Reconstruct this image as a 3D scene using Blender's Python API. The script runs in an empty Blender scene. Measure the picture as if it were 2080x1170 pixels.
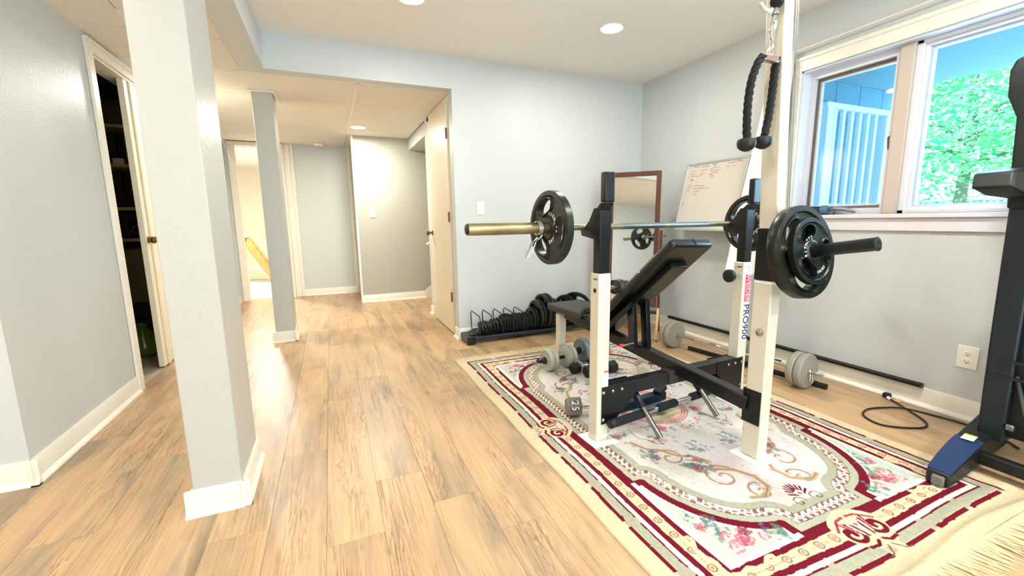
import bpy, bmesh, math, random
import numpy as np
from mathutils import Vector, Matrix, Euler
random.seed(7)
RNG = np.random.default_rng(5)
C = bpy.context.scene.collection
sc = bpy.context.scene
PI = math.pi

# ------------------------------------------------------------------ camera, world, light, exposure
cam_d = bpy.data.cameras.new('camera'); cam = bpy.data.objects.new('camera', cam_d); C.objects.link(cam)
r_ = Vector((0.91997, -0.39177, -0.01328)); u_ = Vector((0.07372, 0.13965, 0.98745)); f_ = Vector((0.385, 0.9094, -0.15735))
m4 = Matrix((( r_.x, u_.x, -f_.x, 0.0), (r_.y, u_.y, -f_.y, 0.0), (r_.z, u_.z, -f_.z, 1.08), (0, 0, 0, 1)))
cam.matrix_world = m4
cam_d.sensor_width = 36.0; cam_d.lens = 859.75 / 2080 * 36.0
cam_d.clip_start = 0.02; cam_d.clip_end = 200
sc.camera = cam
vs = sc.view_settings
vs.view_transform = 'Standard'; vs.look = 'None'; vs.gamma = 1.0; vs.use_curve_mapping = False
vs.exposure = 0.80

world = bpy.data.worlds.new('sky'); sc.world = world; world.use_nodes = True
wn = world.node_tree; wn.nodes.clear()
wo = wn.nodes.new('ShaderNodeOutputWorld'); wb = wn.nodes.new('ShaderNodeBackground')
wb.inputs[0].default_value = (0.66, 0.85, 1.0, 1); wb.inputs[1].default_value = 4.3
wn.links.new(wb.outputs[0], wo.inputs[0])

def light(name, kind, loc, energy, color, size=0.2, rot=(0, 0, 0), shape='DISK', size_y=None, spread=None):
    d = bpy.data.lights.new(name, kind); d.energy = energy; d.color = color
    if kind == 'AREA':
        d.shape = shape; d.size = size
        if size_y: d.size_y = size_y
        if spread: d.spread = spread
    o = bpy.data.objects.new(name, d); o.location = loc; o.rotation_euler = rot; C.objects.link(o)
    return o
sun = bpy.data.lights.new('sun', 'SUN'); sun.energy = 3.0; sun.angle = 0.03; sun.color = (1, 0.97, 0.9)
so = bpy.data.objects.new('sun', sun); so.rotation_euler = (math.radians(38), math.radians(-25), math.radians(10)); C.objects.link(so)
WARM = (1.0, 0.915, 0.80); NEUT = (1.0, 0.965, 0.925)
CANS = [(1.976, 2.755), (0.562, 2.856), (1.976, 0.7), (0.562, 0.7), (1.976, -1.3), (0.562, -1.3)]  # the rearmost pair is added behind the camera to brighten the room
for (x, y) in CANS:
    light('downlight_lamp', 'AREA', (x, y, 2.42), (8.5 if x > 1 else 4.5) if y > 2 else (6.5 if (y > 0 and x < 1) else ((15 if y > 0 else 30) if x > 1 else 6)), NEUT, 0.15)
light('hall_downlight_lamp', 'AREA', (0.389, 5.51, 2.165), 21, WARM, 0.15)
light('hall_side_fill', 'AREA', (-0.95, 4.6, 2.165), 13, NEUT, 0.15)  # added fill for the hall, kept out of sight behind the near post
light('entry_fill', 'AREA', (-0.95, 1.2, 2.165), 4, WARM, 0.15)  # added fill for the left zone, no fixture belongs to it
light('entry_fill', 'AREA', (-2.2, 0.8, 2.165), 22, WARM, 0.15)  # second added fill lamp on the left, also without a fixture
light('far_room_lamp', 'AREA', (-1.25, 8.2, 2.10), 70, NEUT, 0.3)
# daylight through the window of this room and through the patio door of the wall behind the camera
light('window_daylight', 'AREA', (3.33, 1.25, 1.6), 30, (0.62, 0.80, 1.0), 1.55, rot=(0, math.radians(90), 0), shape='RECTANGLE', size_y=0.85)
light('patio_daylight', 'AREA', (0.9, -2.75, 1.2), 15, (0.82, 0.92, 1.0), 2.6, rot=(math.radians(90), 0, 0), shape='RECTANGLE', size_y=1.9)

# ------------------------------------------------------------------ materials
def lin(h):
    h = h.lstrip('#'); v = [int(h[i:i+2], 16) / 255 for i in (0, 2, 4)]
    return tuple(((x / 12.92) if x <= 0.04045 else ((x + 0.055) / 1.055) ** 2.4) for x in v) + (1.0,)
MATS = {}
def mat(name, color, rough=0.5, metal=0.0, bump=0.0, bscale=200.0, var=0.0, vscale=6.0, spec=0.5, coat=0.0, sheen=0.0, stretch=None):
    if name in MATS: return MATS[name]
    m = bpy.data.materials.new(name); m.use_nodes = True; nt = m.node_tree; N = nt.nodes; L = nt.links
    b = N['Principled BSDF']; col = lin(color) if isinstance(color, str) else color
    b.inputs['Base Color'].default_value = col; b.inputs['Roughness'].default_value = rough; b.inputs['Metallic'].default_value = metal
    b.inputs['Specular IOR Level'].default_value = spec; b.inputs['Coat Weight'].default_value = coat
    if sheen: b.inputs['Sheen Weight'].default_value = sheen
    tc = N.new('ShaderNodeTexCoord'); src = tc.outputs['Object']
    if stretch:
        mp = N.new('ShaderNodeMapping'); mp.inputs['Scale'].default_value = stretch; L.new(src, mp.inputs[0]); src = mp.outputs[0]
    if var > 0:
        n = N.new('ShaderNodeTexNoise'); n.inputs['Scale'].default_value = vscale; n.inputs['Detail'].default_value = 5; L.new(src, n.inputs['Vector'])
        mr = N.new('ShaderNodeMapRange'); mr.inputs['To Min'].default_value = 1 - var; mr.inputs['To Max'].default_value = 1 + var; mr.inputs['From Min'].default_value = .3; mr.inputs['From Max'].default_value = .7
        L.new(n.outputs['Fac'], mr.inputs['Value'])
        hv = N.new('ShaderNodeHueSaturation'); hv.inputs['Color'].default_value = col; L.new(mr.outputs[0], hv.inputs['Value']); L.new(hv.outputs[0], b.inputs['Base Color'])
    if bump > 0:
        n2 = N.new('ShaderNodeTexNoise'); n2.inputs['Scale'].default_value = bscale; n2.inputs['Detail'].default_value = 3; L.new(src, n2.inputs['Vector'])
        bp = N.new('ShaderNodeBump'); bp.inputs['Strength'].default_value = bump; bp.inputs['Distance'].default_value = 0.004; L.new(n2.outputs['Fac'], bp.inputs['Height']); L.new(bp.outputs[0], b.inputs['Normal'])
    MATS[name] = m; return m
def emis(name, color, strength):
    m = bpy.data.materials.new(name); m.use_nodes = True; b = m.node_tree.nodes['Principled BSDF']
    b.inputs['Base Color'].default_value = lin(color); b.inputs['Emission Color'].default_value = lin(color); b.inputs['Emission Strength'].default_value = strength
    return m
wall_m = mat('wall_paint', '#ccd0ce', 0.42, bump=0.35, bscale=130, var=0.015, vscale=2)
wall_d = mat('wall_paint_hall', '#b2b3a8', 0.45, bump=0.2, bscale=110)
post_m = mat('post_paint', '#bdbdb4', 0.36, bump=0.4, bscale=38)
ceil_m = mat('ceiling_paint', '#f2f0e7', 0.7, bump=0.2, bscale=160)
trim_m = mat('trim_paint', '#f0ebdb', 0.3, var=0.02, vscale=20)
tile_m = mat('ceiling_tile', '#ebe6da', 0.85, bump=0.5, bscale=220, var=0.05, vscale=70)
tee_m = mat('ceiling_tee', '#efe9d8', 0.5)
door_m = mat('door_paint', '#eadfc4', 0.35)
brass = mat('aged_brass', '#8a6a3c', 0.35, 1.0)
white_metal = mat('white_powder_coat', '#d6cfbc', 0.33, coat=0.3, var=0.015, vscale=12)
white_plate = mat('white_foot_plate', '#f4f3ee', 0.35)
black_metal = mat('black_powder_coat', '#080c0d', 0.34, spec=0.35, coat=0.12, bump=0.05, bscale=400)
black_metal2 = mat('black_satin_steel', '#0d1216', 0.30, 0.2, coat=0.1)
vinyl = mat('black_vinyl', '#0b0c0a', 0.33, coat=0.15, bump=0.12, bscale=260)
vinyl_seat = mat('worn_black_vinyl', '#2c2c24', 0.5, bump=0.15, bscale=260, var=0.08, vscale=15)
foam = mat('black_foam', '#0f1012', 0.9, bump=0.5, bscale=500)
chrome = mat('chrome', '#d9d9d9', 0.12, 1.0)
steel = mat('worn_steel', '#b5ab90', 0.38, 1.0, var=0.12, vscale=14)
steel_g = mat('grey_steel', '#9aa3a5', 0.35, 1.0, var=0.1, vscale=20)
bronze_steel = mat('tarnished_steel', '#9b8f70', 0.36, 1.0, var=0.25, vscale=10)
iron = mat('black_cast_iron', '#131a17', 0.34, 0.3, bump=0.25, bscale=160, var=0.2, vscale=25)
iron2 = mat('black_glossy_iron', '#2c3337', 0.22, 0.45, bump=0.0, bscale=160)
iron_worn = mat('worn_cast_iron', '#24271f', 0.30, 0.45, bump=0.14, bscale=160, var=0.3, vscale=18)
grey_plate = mat('silver_grey_vinyl_weight', '#8f8b7d', 0.42, bump=0.1, bscale=200, var=0.05, vscale=15)
pale_plate = mat('pale_grey_weight', '#a7a595', 0.4, bump=0.1, bscale=200)
hex_m = mat('grey_hex_iron', '#77705e', 0.5, bump=0.3, bscale=120)
hex_b = mat('black_rubber', '#0c0f11', 0.5)
text_w = mat('silver_lettering', '#e6e6e0', 0.4)
red_m = mat('sticker_red', '#f0304a', 0.4)
pink_m = mat('sticker_pink', '#ffc4c8', 0.4)
navy_m = mat('sticker_navy', '#13324f', 0.4)
sticker_w = mat('sticker_white', '#f3f6fa', 0.35)
wood_mir = mat('mahogany', '#55301f', 0.35, coat=0.3, var=0.2, vscale=30, stretch=(1, 1, 0.12))
wood_light = mat('light_leg_wood', '#c9a272', 0.5)
pine = mat('honey_pine', '#b98148', 0.45, var=0.12, vscale=12, stretch=(1, 1, .3))
shelf_m = mat('shelf_pine', '#c9a15c', 0.55, var=0.1, vscale=10)
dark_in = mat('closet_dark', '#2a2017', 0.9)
mirror_m = mat('mirror_glass', '#eef0ee', 0.02, 1.0)
board_m = mat('whiteboard_surface', '#cfc9ba', 0.25)
alu = mat('aluminium', '#c9cac7', 0.35, 0.9)
curtain_m = mat('sheer_curtain', '#f1ece8', 0.9)
vin_w = mat('window_vinyl', '#dfe0e6', 0.35)
vin_t = mat('window_mullion', '#c9b9ac', 0.4)
sash_d = mat('window_sash_dark', '#6b6258', 0.4)
blue_pl = mat('blue_plastic', '#1b355f', 0.45, 0.2, bump=0.1, bscale=300)
blk_pl = mat('black_plastic', '#070b0d', 0.5, bump=0.12, bscale=300)
navy_pl = mat('dark_navy_plastic', '#08151b', 0.42, bump=0.12, bscale=300)
rubber = mat('cord_rubber', '#1d1410', 0.45)
plate_w = mat('white_switch_plastic', '#f5f2e6', 0.3)
porch_m = mat('porch_paint', '#8db3c2', 0.7, bump=0.2, bscale=60)
porch_w = mat('porch_wall_block', '#6c9cb6', 0.8, bump=0.2, bscale=60)
rail_w = mat('porch_rail_white', '#f2f8fb', 0.5)
stone_m = mat('patio_concrete', '#cdd6d8', 0.8)
leaf_m = mat('tree_leaf', '#4cbf4a', 0.5)
leaf_m2 = mat('tree_leaf_light', '#8fe06a', 0.5)
bark = mat('bark', '#7d7466', 0.9)
fence_m = mat('weathered_fence', '#a3a6ad', 0.8)
grass_m = mat('grass', '#79b25a', 0.9)

def glass_mat():
    m = bpy.data.materials.new('window_glass'); m.use_nodes = True; nt = m.node_tree; N = nt.nodes; L = nt.links
    N.remove(N['Principled BSDF']); o = N['Material Output']
    t = N.new('ShaderNodeBsdfTransparent'); t.inputs[0].default_value = (0.80, 0.93, 1.0, 1)
    g = N.new('ShaderNodeBsdfGlossy'); g.inputs['Roughness'].default_value = 0.02
    fr = N.new('ShaderNodeFresnel'); fr.inputs[0].default_value = 1.35; mx = N.new('ShaderNodeMixShader')
    L.new(fr.outputs[0], mx.inputs[0]); L.new(t.outputs[0], mx.inputs[1]); L.new(g.outputs[0], mx.inputs[2]); L.new(mx.outputs[0], o.inputs[0])
    return m
glass_m = glass_mat()

def wood_floor_mat():
    m = bpy.data.materials.new('oak_vinyl_plank'); m.use_nodes = True; nt = m.node_tree; N = nt.nodes; L = nt.links
    b = N['Principled BSDF']; b.inputs['Roughness'].default_value = 0.36; b.inputs['Specular IOR Level'].default_value = 0.5
    tc = N.new('ShaderNodeTexCoord'); oi = N.new('ShaderNodeObjectInfo')
    mul = N.new('ShaderNodeMath'); mul.operation = 'MULTIPLY'; mul.inputs[1].default_value = 37.0; L.new(oi.outputs['Random'], mul.inputs[0])
    cmb = N.new('ShaderNodeCombineXYZ'); L.new(mul.outputs[0], cmb.inputs[0]); L.new(mul.outputs[0], cmb.inputs[1]); L.new(mul.outputs[0], cmb.inputs[2])
    add = N.new('ShaderNodeVectorMath'); L.new(tc.outputs['Object'], add.inputs[0]); L.new(cmb.outputs[0], add.inputs[1])
    def noise(sx, sy, scale, detail, dist=0.0, rough=0.55):
        mp = N.new('ShaderNodeMapping'); mp.inputs['Scale'].default_value = (sx, sy, 1); L.new(add.outputs[0], mp.inputs[0])
        n = N.new('ShaderNodeTexNoise'); n.inputs['Scale'].default_value = scale; n.inputs['Detail'].default_value = detail; n.inputs['Distortion'].default_value = dist; n.inputs['Roughness'].default_value = rough
        L.new(mp.outputs[0], n.inputs['Vector']); return n.outputs['Fac']
    broad = noise(5, .9, 1.3, 5, 1.0)
    fig = noise(10, .38, 1.7, 5, 1.8, .6)
    fine = noise(120, 1.7, 1.6, 5, .5, .65)
    r1 = N.new('ShaderNodeValToRGB'); L.new(broad, r1.inputs[0])
    e = r1.color_ramp.elements; e[0].position = .32; e[0].color = lin('#9f8a6d'); e[1].position = .66; e[1].color = lin('#d2aa76')
    e2 = e.new(.5); e2.color = lin('#c4a175')
    # cathedral figure: bands of the distorted field
    mm_ = N.new('ShaderNodeMath'); mm_.operation = 'MULTIPLY'; mm_.inputs[1].default_value = 62; L.new(fig, mm_.inputs[0])
    sn = N.new('ShaderNodeMath'); sn.operation = 'SINE'; L.new(mm_.outputs[0], sn.inputs[0])
    r2 = N.new('ShaderNodeValToRGB'); mr2 = N.new('ShaderNodeMapRange'); mr2.inputs['From Min'].default_value = -1; L.new(sn.outputs[0], mr2.inputs[0]); L.new(mr2.outputs[0], r2.inputs[0])
    e = r2.color_ramp.elements; e[0].position = .0; e[0].color = (.56, .47, .38, 1); e[1].position = .42; e[1].color = (1, 1, 1, 1)
    msk = noise(7, .8, 1.1, 3, .3); rm = N.new('ShaderNodeValToRGB'); L.new(msk, rm.inputs[0]); rm.color_ramp.elements[0].position = .44; rm.color_ramp.elements[1].position = .62
    r3 = N.new('ShaderNodeValToRGB'); L.new(fine, r3.inputs[0]); e = r3.color_ramp.elements; e[0].position = .34; e[0].color = (.70, .62, .54, 1); e[1].position = .58; e[1].color = (1, 1, 1, 1)
    def mult(a, bb, f):
        x = N.new('ShaderNodeMix'); x.data_type = 'RGBA'; x.blend_type = 'MULTIPLY'
        if isinstance(f, float): x.inputs[0].default_value = f
        else: L.new(f, x.inputs[0])
        L.new(a, x.inputs[6]); L.new(bb, x.inputs[7]); return x.outputs[2]
    c1 = mult(r1.outputs[0], r2.outputs[0], rm.outputs[0]); c2 = mult(c1, r3.outputs[0], .6)
    hv = N.new('ShaderNodeHueSaturation'); mr = N.new('ShaderNodeMapRange'); mr.inputs['To Min'].default_value = .93; mr.inputs['To Max'].default_value = 1.07
    L.new(oi.outputs['Random'], mr.inputs[0]); L.new(mr.outputs[0], hv.inputs['Value']); L.new(c2, hv.inputs['Color'])
    hv.inputs['Saturation'].default_value = .93
    L.new(hv.outputs[0], b.inputs['Base Color'])
    bp = N.new('ShaderNodeBump'); bp.inputs['Strength'].default_value = .12; bp.inputs['Distance'].default_value = .002; L.new(fine, bp.inputs['Height']); L.new(bp.outputs[0], b.inputs['Normal'])
    return m
plank_m = wood_floor_mat()

# ------------------------------------------------------------------ mesh builder
def basis(d, up=(0, 0, 1)):
    d = Vector(d).normalized(); up = Vector(up)
    if abs(d.dot(up)) > .985: up = Vector((0, 1, 0)) if abs(d.y) < .9 else Vector((1, 0, 0))
    x = up.cross(d).normalized(); y = d.cross(x).normalized()
    return x, y, d
class G:
    def __init__(s): s.v = []; s.f = []
    def add(s, vs_, fs):
        n = len(s.v); s.v += [tuple(v) for v in vs_]; s.f += [tuple(i + n for i in f) for f in fs]; return s
    def box(s, x0, x1, y0, y1, z0, z1):
        v = [(x0,y0,z0),(x1,y0,z0),(x1,y1,z0),(x0,y1,z0),(x0,y0,z1),(x1,y0,z1),(x1,y1,z1),(x0,y1,z1)]
        return s.add(v, [(3,2,1,0),(4,5,6,7),(0,1,5,4),(1,2,6,5),(2,3,7,6),(3,0,4,7)])
    def bar(s, p0, p1, w, h, up=(0, 0, 1), w1=None, h1=None):
        p0 = Vector(p0); p1 = Vector(p1); x, y, d = basis(p1 - p0, up); w1 = w1 or w; h1 = h1 or h
        v = []
        for p, a, b in ((p0, w, h), (p1, w1, h1)):
            for sx, sy in ((-1,-1),(1,-1),(1,1),(-1,1)): v.append(p + x*sx*a/2 + y*sy*b/2)
        return s.add(v, [(3,2,1,0),(4,5,6,7),(0,1,5,4),(1,2,6,5),(2,3,7,6),(3,0,4,7)])
    def tube(s, pts, r, n=12, closed=False, cap=True):
        pts = [Vector(p) for p in pts]; k = len(pts); rr = r if isinstance(r, (list, tuple)) else [r]*k
        v = []; x = None
        for i, p in enumerate(pts):
            a = pts[(i-1) % k] if (i > 0 or closed) else p; b = pts[(i+1) % k] if (i < k-1 or closed) else p
            d = (b - a).normalized()
            if x is None: x, y, _ = basis(d)
            else:
                x = (x - d*x.dot(d)).normalized(); y = d.cross(x)
            for j in range(n):
                t = 2*PI*j/n; v.append(p + x*math.cos(t)*rr[i] + y*math.sin(t)*rr[i])
        f = []
        for i in range(k if closed else k-1):
            for j in range(n):
                a = i*n+j; b = i*n+(j+1) % n; c = ((i+1) % k)*n+(j+1) % n; d_ = ((i+1) % k)*n+j; f.append((a, b, c, d_))
        if cap and not closed:
            f.append(tuple(range(n-1, -1, -1))); f.append(tuple((k-1)*n+j for j in range(n)))
        return s.add(v, f)
    def cyl(s, p0, p1, r, r1=None, n=24): return s.tube([p0, p1], [r, r if r1 is None else r1], n)
    def lathe(s, prof, p0, axis, n=32):
        x, y, d = basis(axis); p0 = Vector(p0); v = []; f = []; k = len(prof)
        for (a, r) in prof:
            for j in range(n):
                t = 2*PI*j/n; v.append(p0 + d*a + x*max(r, 1e-5)*math.cos(t) + y*max(r, 1e-5)*math.sin(t))
        for i in range(k-1):
            for j in range(n):
                f.append((i*n+j, i*n+(j+1) % n, (i+1)*n+(j+1) % n, (i+1)*n+j))
        if prof[0][1] > 1e-4: f.append(tuple(range(n-1, -1, -1)))
        if prof[-1][1] > 1e-4: f.append(tuple((k-1)*n+j for j in range(n)))
        return s.add(v, f)
    def prism(s, poly, off, ):
        """poly: 3D points of one face; off: extrusion vector"""
        n = len(poly); off = Vector(off); v = [Vector(p) for p in poly] + [Vector(p)+off for p in poly]
        f = [tuple(range(n-1, -1, -1)), tuple(range(n, 2*n))] + [(i, (i+1) % n, n+(i+1) % n, n+i) for i in range(n)]
        return s.add(v, f)
    def sphere(s, c, r, n=16, sc_=(1, 1, 1)):
        c = Vector(c); v = []; f = []; k = n//2
        for i in range(k+1):
            a = PI*i/k
            for j in range(n):
                t = 2*PI*j/n; v.append(c + Vector((math.sin(a)*math.cos(t)*r*sc_[0], math.sin(a)*math.sin(t)*r*sc_[1], math.cos(a)*r*sc_[2])))
        for i in range(k):
            for j in range(n): f.append((i*n+j, (i+1)*n+j, (i+1)*n+(j+1) % n, i*n+(j+1) % n))
        return s.add(v, f)
    def build(s, name, m, parent=None, bevel=0, seg=2, smooth=True, angle=35, subsurf=0):
        o0 = Vector((0, 0, 0))
        q = parent
        while q is not None: o0 += Vector(q.location); q = q.parent
        me = bpy.data.meshes.new(name); me.from_pydata([tuple(Vector(v) - o0) for v in s.v], [], s.f)
        bm = bmesh.new(); bm.from_mesh(me); bmesh.ops.recalc_face_normals(bm, faces=bm.faces); bm.to_mesh(me); bm.free()
        me.materials.append(m)
        if smooth:
            me.shade_smooth(); me.set_sharp_from_angle(angle=math.radians(angle))
        o = bpy.data.objects.new(name, me); C.objects.link(o)
        if parent: o.parent = parent
        if bevel > 0:
            md = o.modifiers.new('bevel', 'BEVEL'); md.width = bevel; md.segments = seg; md.limit_method = 'ANGLE'; md.angle_limit = math.radians(40)
        if subsurf:
            md = o.modifiers.new('sub', 'SUBSURF'); md.levels = subsurf; md.render_levels = subsurf
        return o
def thing(name, label, cat, loc=(0, 0, 0), group=None):
    o = bpy.data.objects.new(name, None); o.empty_display_size = .05; C.objects.link(o); o.location = loc
    o['label'] = label; o['category'] = cat
    if group: o['group'] = group
    return o
def tag(o, label, cat, group=None):
    o['label'] = label; o['category'] = cat
    if group: o['group'] = group
    return o
def struct(o): o['kind'] = 'structure'; return o
def sbox(name, m, b, bevel=0): return struct(G().box(*b).build(name, m, bevel=bevel))
def recenter(o):
    """move the origin of a top-level mesh to its base"""
    me = o.data; co = np.empty(len(me.vertices)*3); me.vertices.foreach_get('co', co); co = co.reshape(-1, 3)
    c = (co.min(0)+co.max(0))/2; c[2] = co[:, 2].min(); co -= c; me.vertices.foreach_set('co', co.ravel()); o.location = Vector(c) + o.location; return o

FONT_CACHE = {}
def glyph(txt, size, depth=.0008):
    """text as raw mesh data in the xy plane (x right, y up), centred"""
    cu = bpy.data.curves.new('glyph', 'FONT'); cu.body = txt; cu.size = size; cu.extrude = depth; cu.align_x = 'CENTER'; cu.align_y = 'CENTER'; cu.resolution_u = 3; cu.offset = size*.012
    ob = bpy.data.objects.new('glyph', cu); C.objects.link(ob); dg = bpy.context.evaluated_depsgraph_get(); dg.update()
    me = ob.evaluated_get(dg).to_mesh(); v = [tuple(a.co) for a in me.vertices]; f = [tuple(p.vertices) for p in me.polygons]
    ob.evaluated_get(dg).to_mesh_clear(); bpy.data.objects.remove(ob); bpy.data.curves.remove(cu)
    return v, f
def put_text(g, txt, size, M_, depth=.0008):
    v, f = glyph(txt, size, depth); g.add([M_ @ Vector(a) for a in v], f)
def frame_m(origin, xdir, ydir):
    x = Vector(xdir).normalized(); y = Vector(ydir).normalized(); z = x.cross(y)
    return Matrix(((x.x, y.x, z.x, origin[0]), (x.y, y.y, z.y, origin[1]), (x.z, y.z, z.z, origin[2]), (0, 0, 0, 1)))

# ------------------------------------------------------------------ the room shell
XR, YB, XL = 3.045, 3.69, -1.235
ZC, ZH = 2.44, 2.19
floor = sbox('floor', mat('underlay', '#a98c66', .8), (-3.2, 3.3, -2.9, 11.6, -.12, -.0045))
# oak planks: columns .19 wide running along Y, 1.285 long
PW, PL = .19, 1.285
pm = {}
def plank_mesh(w, l):
    key = (round(w, 3), round(l, 3))
    if key in pm: return pm[key]
    g = G().box(0.0005, w-.0005, .0005, l-.0005, -.004, 0)
    me = bpy.data.meshes.new('plank'); me.from_pydata(g.v, [], g.f); me.materials.append(plank_m)
    pm[key] = me; return me
known = {-.09: 1.415, .28: 1.50, .47: 1.257, -.47: 2.89, -.28: 2.10, .09: .45}
npl = 0
xs = [-.28 + .19*k for k in range(-16, 19)]
def zone(x, y):
    if y > 7.0: return False
    if y > YB: return -1.26 < x < (1.06 if y < 5.0 else 1.5)
    if y > 2.33: return -1.26 < x < XR+.05
    return -1.95 < x < XR+.05
for x in xs:
    off = None
    for kx, ky in known.items():
        if abs(kx - x) < .03: off = ky
    if off is None: off = random.random()*PL
    y = off - PL*math.ceil((off + 1.0)/PL)
    while y < 7.0:
        xc, y1 = x + PW/2, min(y+PL, 7.0)
        ya, yb_ = y, y1
        if not zone(xc, ya+.02):
            pass
        if not zone(xc, yb_-.02):
            for lim in (2.33, YB, 5.0):
                if ya < lim < yb_ and not zone(xc, lim+.03): yb_ = lim; break
        if zone(xc, (ya+yb_)/2) and yb_-ya > .05 and npl < 295 and (yb_ > .1):
            x0 = x; w = PW
            if x0 + w > XR: w = XR - x0
            if w > .02:
                o = bpy.data.objects.new('plank', plank_mesh(w, yb_-ya)); C.objects.link(o); o.location = (x0, ya, 0); o.parent = floor; npl += 1
        y += PL
# plain floor where no plank is in sight (behind the camera)
G().box(-3.2, XR, -2.9, -.05, -.004, -.0012).build('plank_field', plank_m, floor)['kind'] = 'stuff'
G().box(-3.2, -1.9, -.05, 2.33, -.004, -.0012).build('plank_field', plank_m, floor)['kind'] = 'stuff'
G().box(-3.0, 0.4, 7.05, 11.5, -.004, -.001).build('far_room_floor', mat('far_tile', '#e6dfd0', .3), floor)
G().box(-2.4, -1.25, 3.3, 5.0, -.004, -.001).build('closet_floor', mat('closet_slab', '#b5a68c', .7), floor)

# walls
wr = struct(G().box(XR, XR+.16, -2.9, .50, 0, ZC).box(XR, XR+.16, 2.053, YB+.1, 0, ZC).box(XR, XR+.16, .50, 2.053, 0, 1.09).box(XR, XR+.16, .50, 2.053, 2.052, ZC).build('wall_right', wall_m, smooth=False))
wbk = struct(G().box(1.03, XR+.16, YB, YB+.12, 0, ZC).box(-.515, 1.03, YB, YB+.12, 2.186, ZC).build('wall_back', wall_m, smooth=False))
sbox('trim_1', wall_m, (-.515, -.36, -2.9, YB, 2.186, ZC))           # dropped beam along the room
sbox('wall_left', wall_m, (XL-.12, XL, 2.315, 3.385, 0, ZH))
sbox('wall_left_return', wall_m, (-3.2, XL-.12, 2.315, 2.435, 0, ZH))
sbox('wall_left_far', wall_m, (XL-.12, XL, 4.62, 7.0, 0, ZH))
struct(G().box(XL-.12, XL, 3.385, 4.62, 2.10, ZH).build('wall_left_header', wall_m))
sbox('wall_entry', wall_m, (-3.3, -3.2, -2.9, 2.435, 0, ZC))
wrear = struct(G().box(-3.2, -.45, -3.0, -2.9, 0, ZC).box(2.25, XR+.16, -3.0, -2.9, 0, ZC).box(-.45, 2.25, -3.0, -2.9, 2.15, ZC).build('wall_rear', wall_m))
# hall
struct(G().box(.35, 2.6, 6.03, 6.13, 0, 2.2).box(.35, .45, 6.13, 7.0, 0, 2.2).build('wall_hall', wall_d))
struct(G().box(-.41, .35, 7.0, 7.1, 0, 2.2).box(-.53, -.41, 7.0, 7.1, 0, 2.2).build('wall_far', mat('wall_paint_far', '#cdd3cd', .45)))
struct(G().box(-1.235, -1.19, 6.9, 7.0, 0, 2.2).box(-1.19, -.53, 6.95, 7.05, 2.13, 2.2).build('wall_far_left', wall_m))
struct(G().box(1.055, 1.16, YB+.12, 3.86, 0, ZH).box(1.055, 1.16, 4.72, 4.95, 0, ZH).box(1.055, 1.16, 3.86, 4.72, 2.125, ZH).build('wall_hall_right', wall_m))
struct(G().box(1.16, 2.6, 4.85, 4.95, 0, 2.2).build('wall_stair', wall_d)); struct(G().box(2.6, 2.7, 4.85, 6.13, 0, 2.2).build('wall_stair_end', wall_d))
sbox('trim_2', wall_m, (1.06, 2.6, 4.95, 6.03, 2.04, 2.19))
# far room beyond the hall doorway
struct(G().box(-3.0, .5, 11.4, 11.5, 0, 2.5).box(-3.1, -3.0, 7.0, 11.5, 0, 2.5).box(.4, .5, 7.1, 11.4, 0, 2.5).box(-3.0, -1.235, 7.0, 7.1, 0, 2.5).build('wall_far_room', mat('cream_wall', '#e8dfcb', .6)))
struct(G().box(-3.1, .5, 7.05, 11.5, 2.34, 2.4).build('ceiling_far_room', mat('white_ceiling_far', '#eef0f2', .7)))
# main ceiling and tiled ceiling
sbox('ceiling', ceil_m, (-.36, XR, -2.9, YB, ZC, ZC+.1))
ct = struct(G().box(-3.2, -.515, -2.9, 3.81, ZH+.02, ZH+.1).box(-1.235, 2.6, 3.81, 7.05, ZH+.02, ZH+.1).build('ceiling_tiled', mat('ceiling_grid_shadow', '#7d6e52', .8)))
tl = {}
def ctile(x0, x1, y0, y1):
    g = .003
    if x1-x0 < .03 or y1-y0 < .03: return
    key = (round(x1-x0, 3), round(y1-y0, 3))
    if key not in tl:
        gg = G().box(g, key[0]-g, g, key[1]-g, 0, .012); me = bpy.data.meshes.new('ceiling_tile'); me.from_pydata(gg.v, [], gg.f); me.materials.append(tile_m); tl[key] = me
    o = bpy.data.objects.new('ceiling_tile', tl[key]); C.objects.link(o); o.location = (x0, y0, ZH); o.parent = ct
tx = [-3.375, -2.155, -.935, .285, 1.505]; ty = [3.86 + .61*k for k in range(-11, 7)]
for a in range(4):
    for b in range(len(ty)-1):
        for (rx0, rx1, ry0, ry1) in ((-3.2, -.515, -2.9, 3.81), (-1.235, 1.055, 3.81, 7.0)):
            x0, x1 = max(tx[a], rx0), min(tx[a+1], rx1); y0, y1 = max(ty[b], ry0), min(ty[b+1], ry1)
            if ry1 > 6 and y0 < 5.9 < y1 and False: pass
            if x1 > x0 and y1 > y0: ctile(x0, x1, y0, y1)
def tee(x0, x1, y0, y1): G().box(x0, x1, y0, y1, ZH-.003, ZH+.004).build('ceiling_tee', tee_m, ct)
tee(.272, .298, 3.815, 6.03); tee(-.945, -.925, 3.0, 7.0); tee(1.03, 1.055, 3.81, 4.95); tee(-1.235, 1.05, 3.812, 3.83)
for y in ty:
    pass

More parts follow.
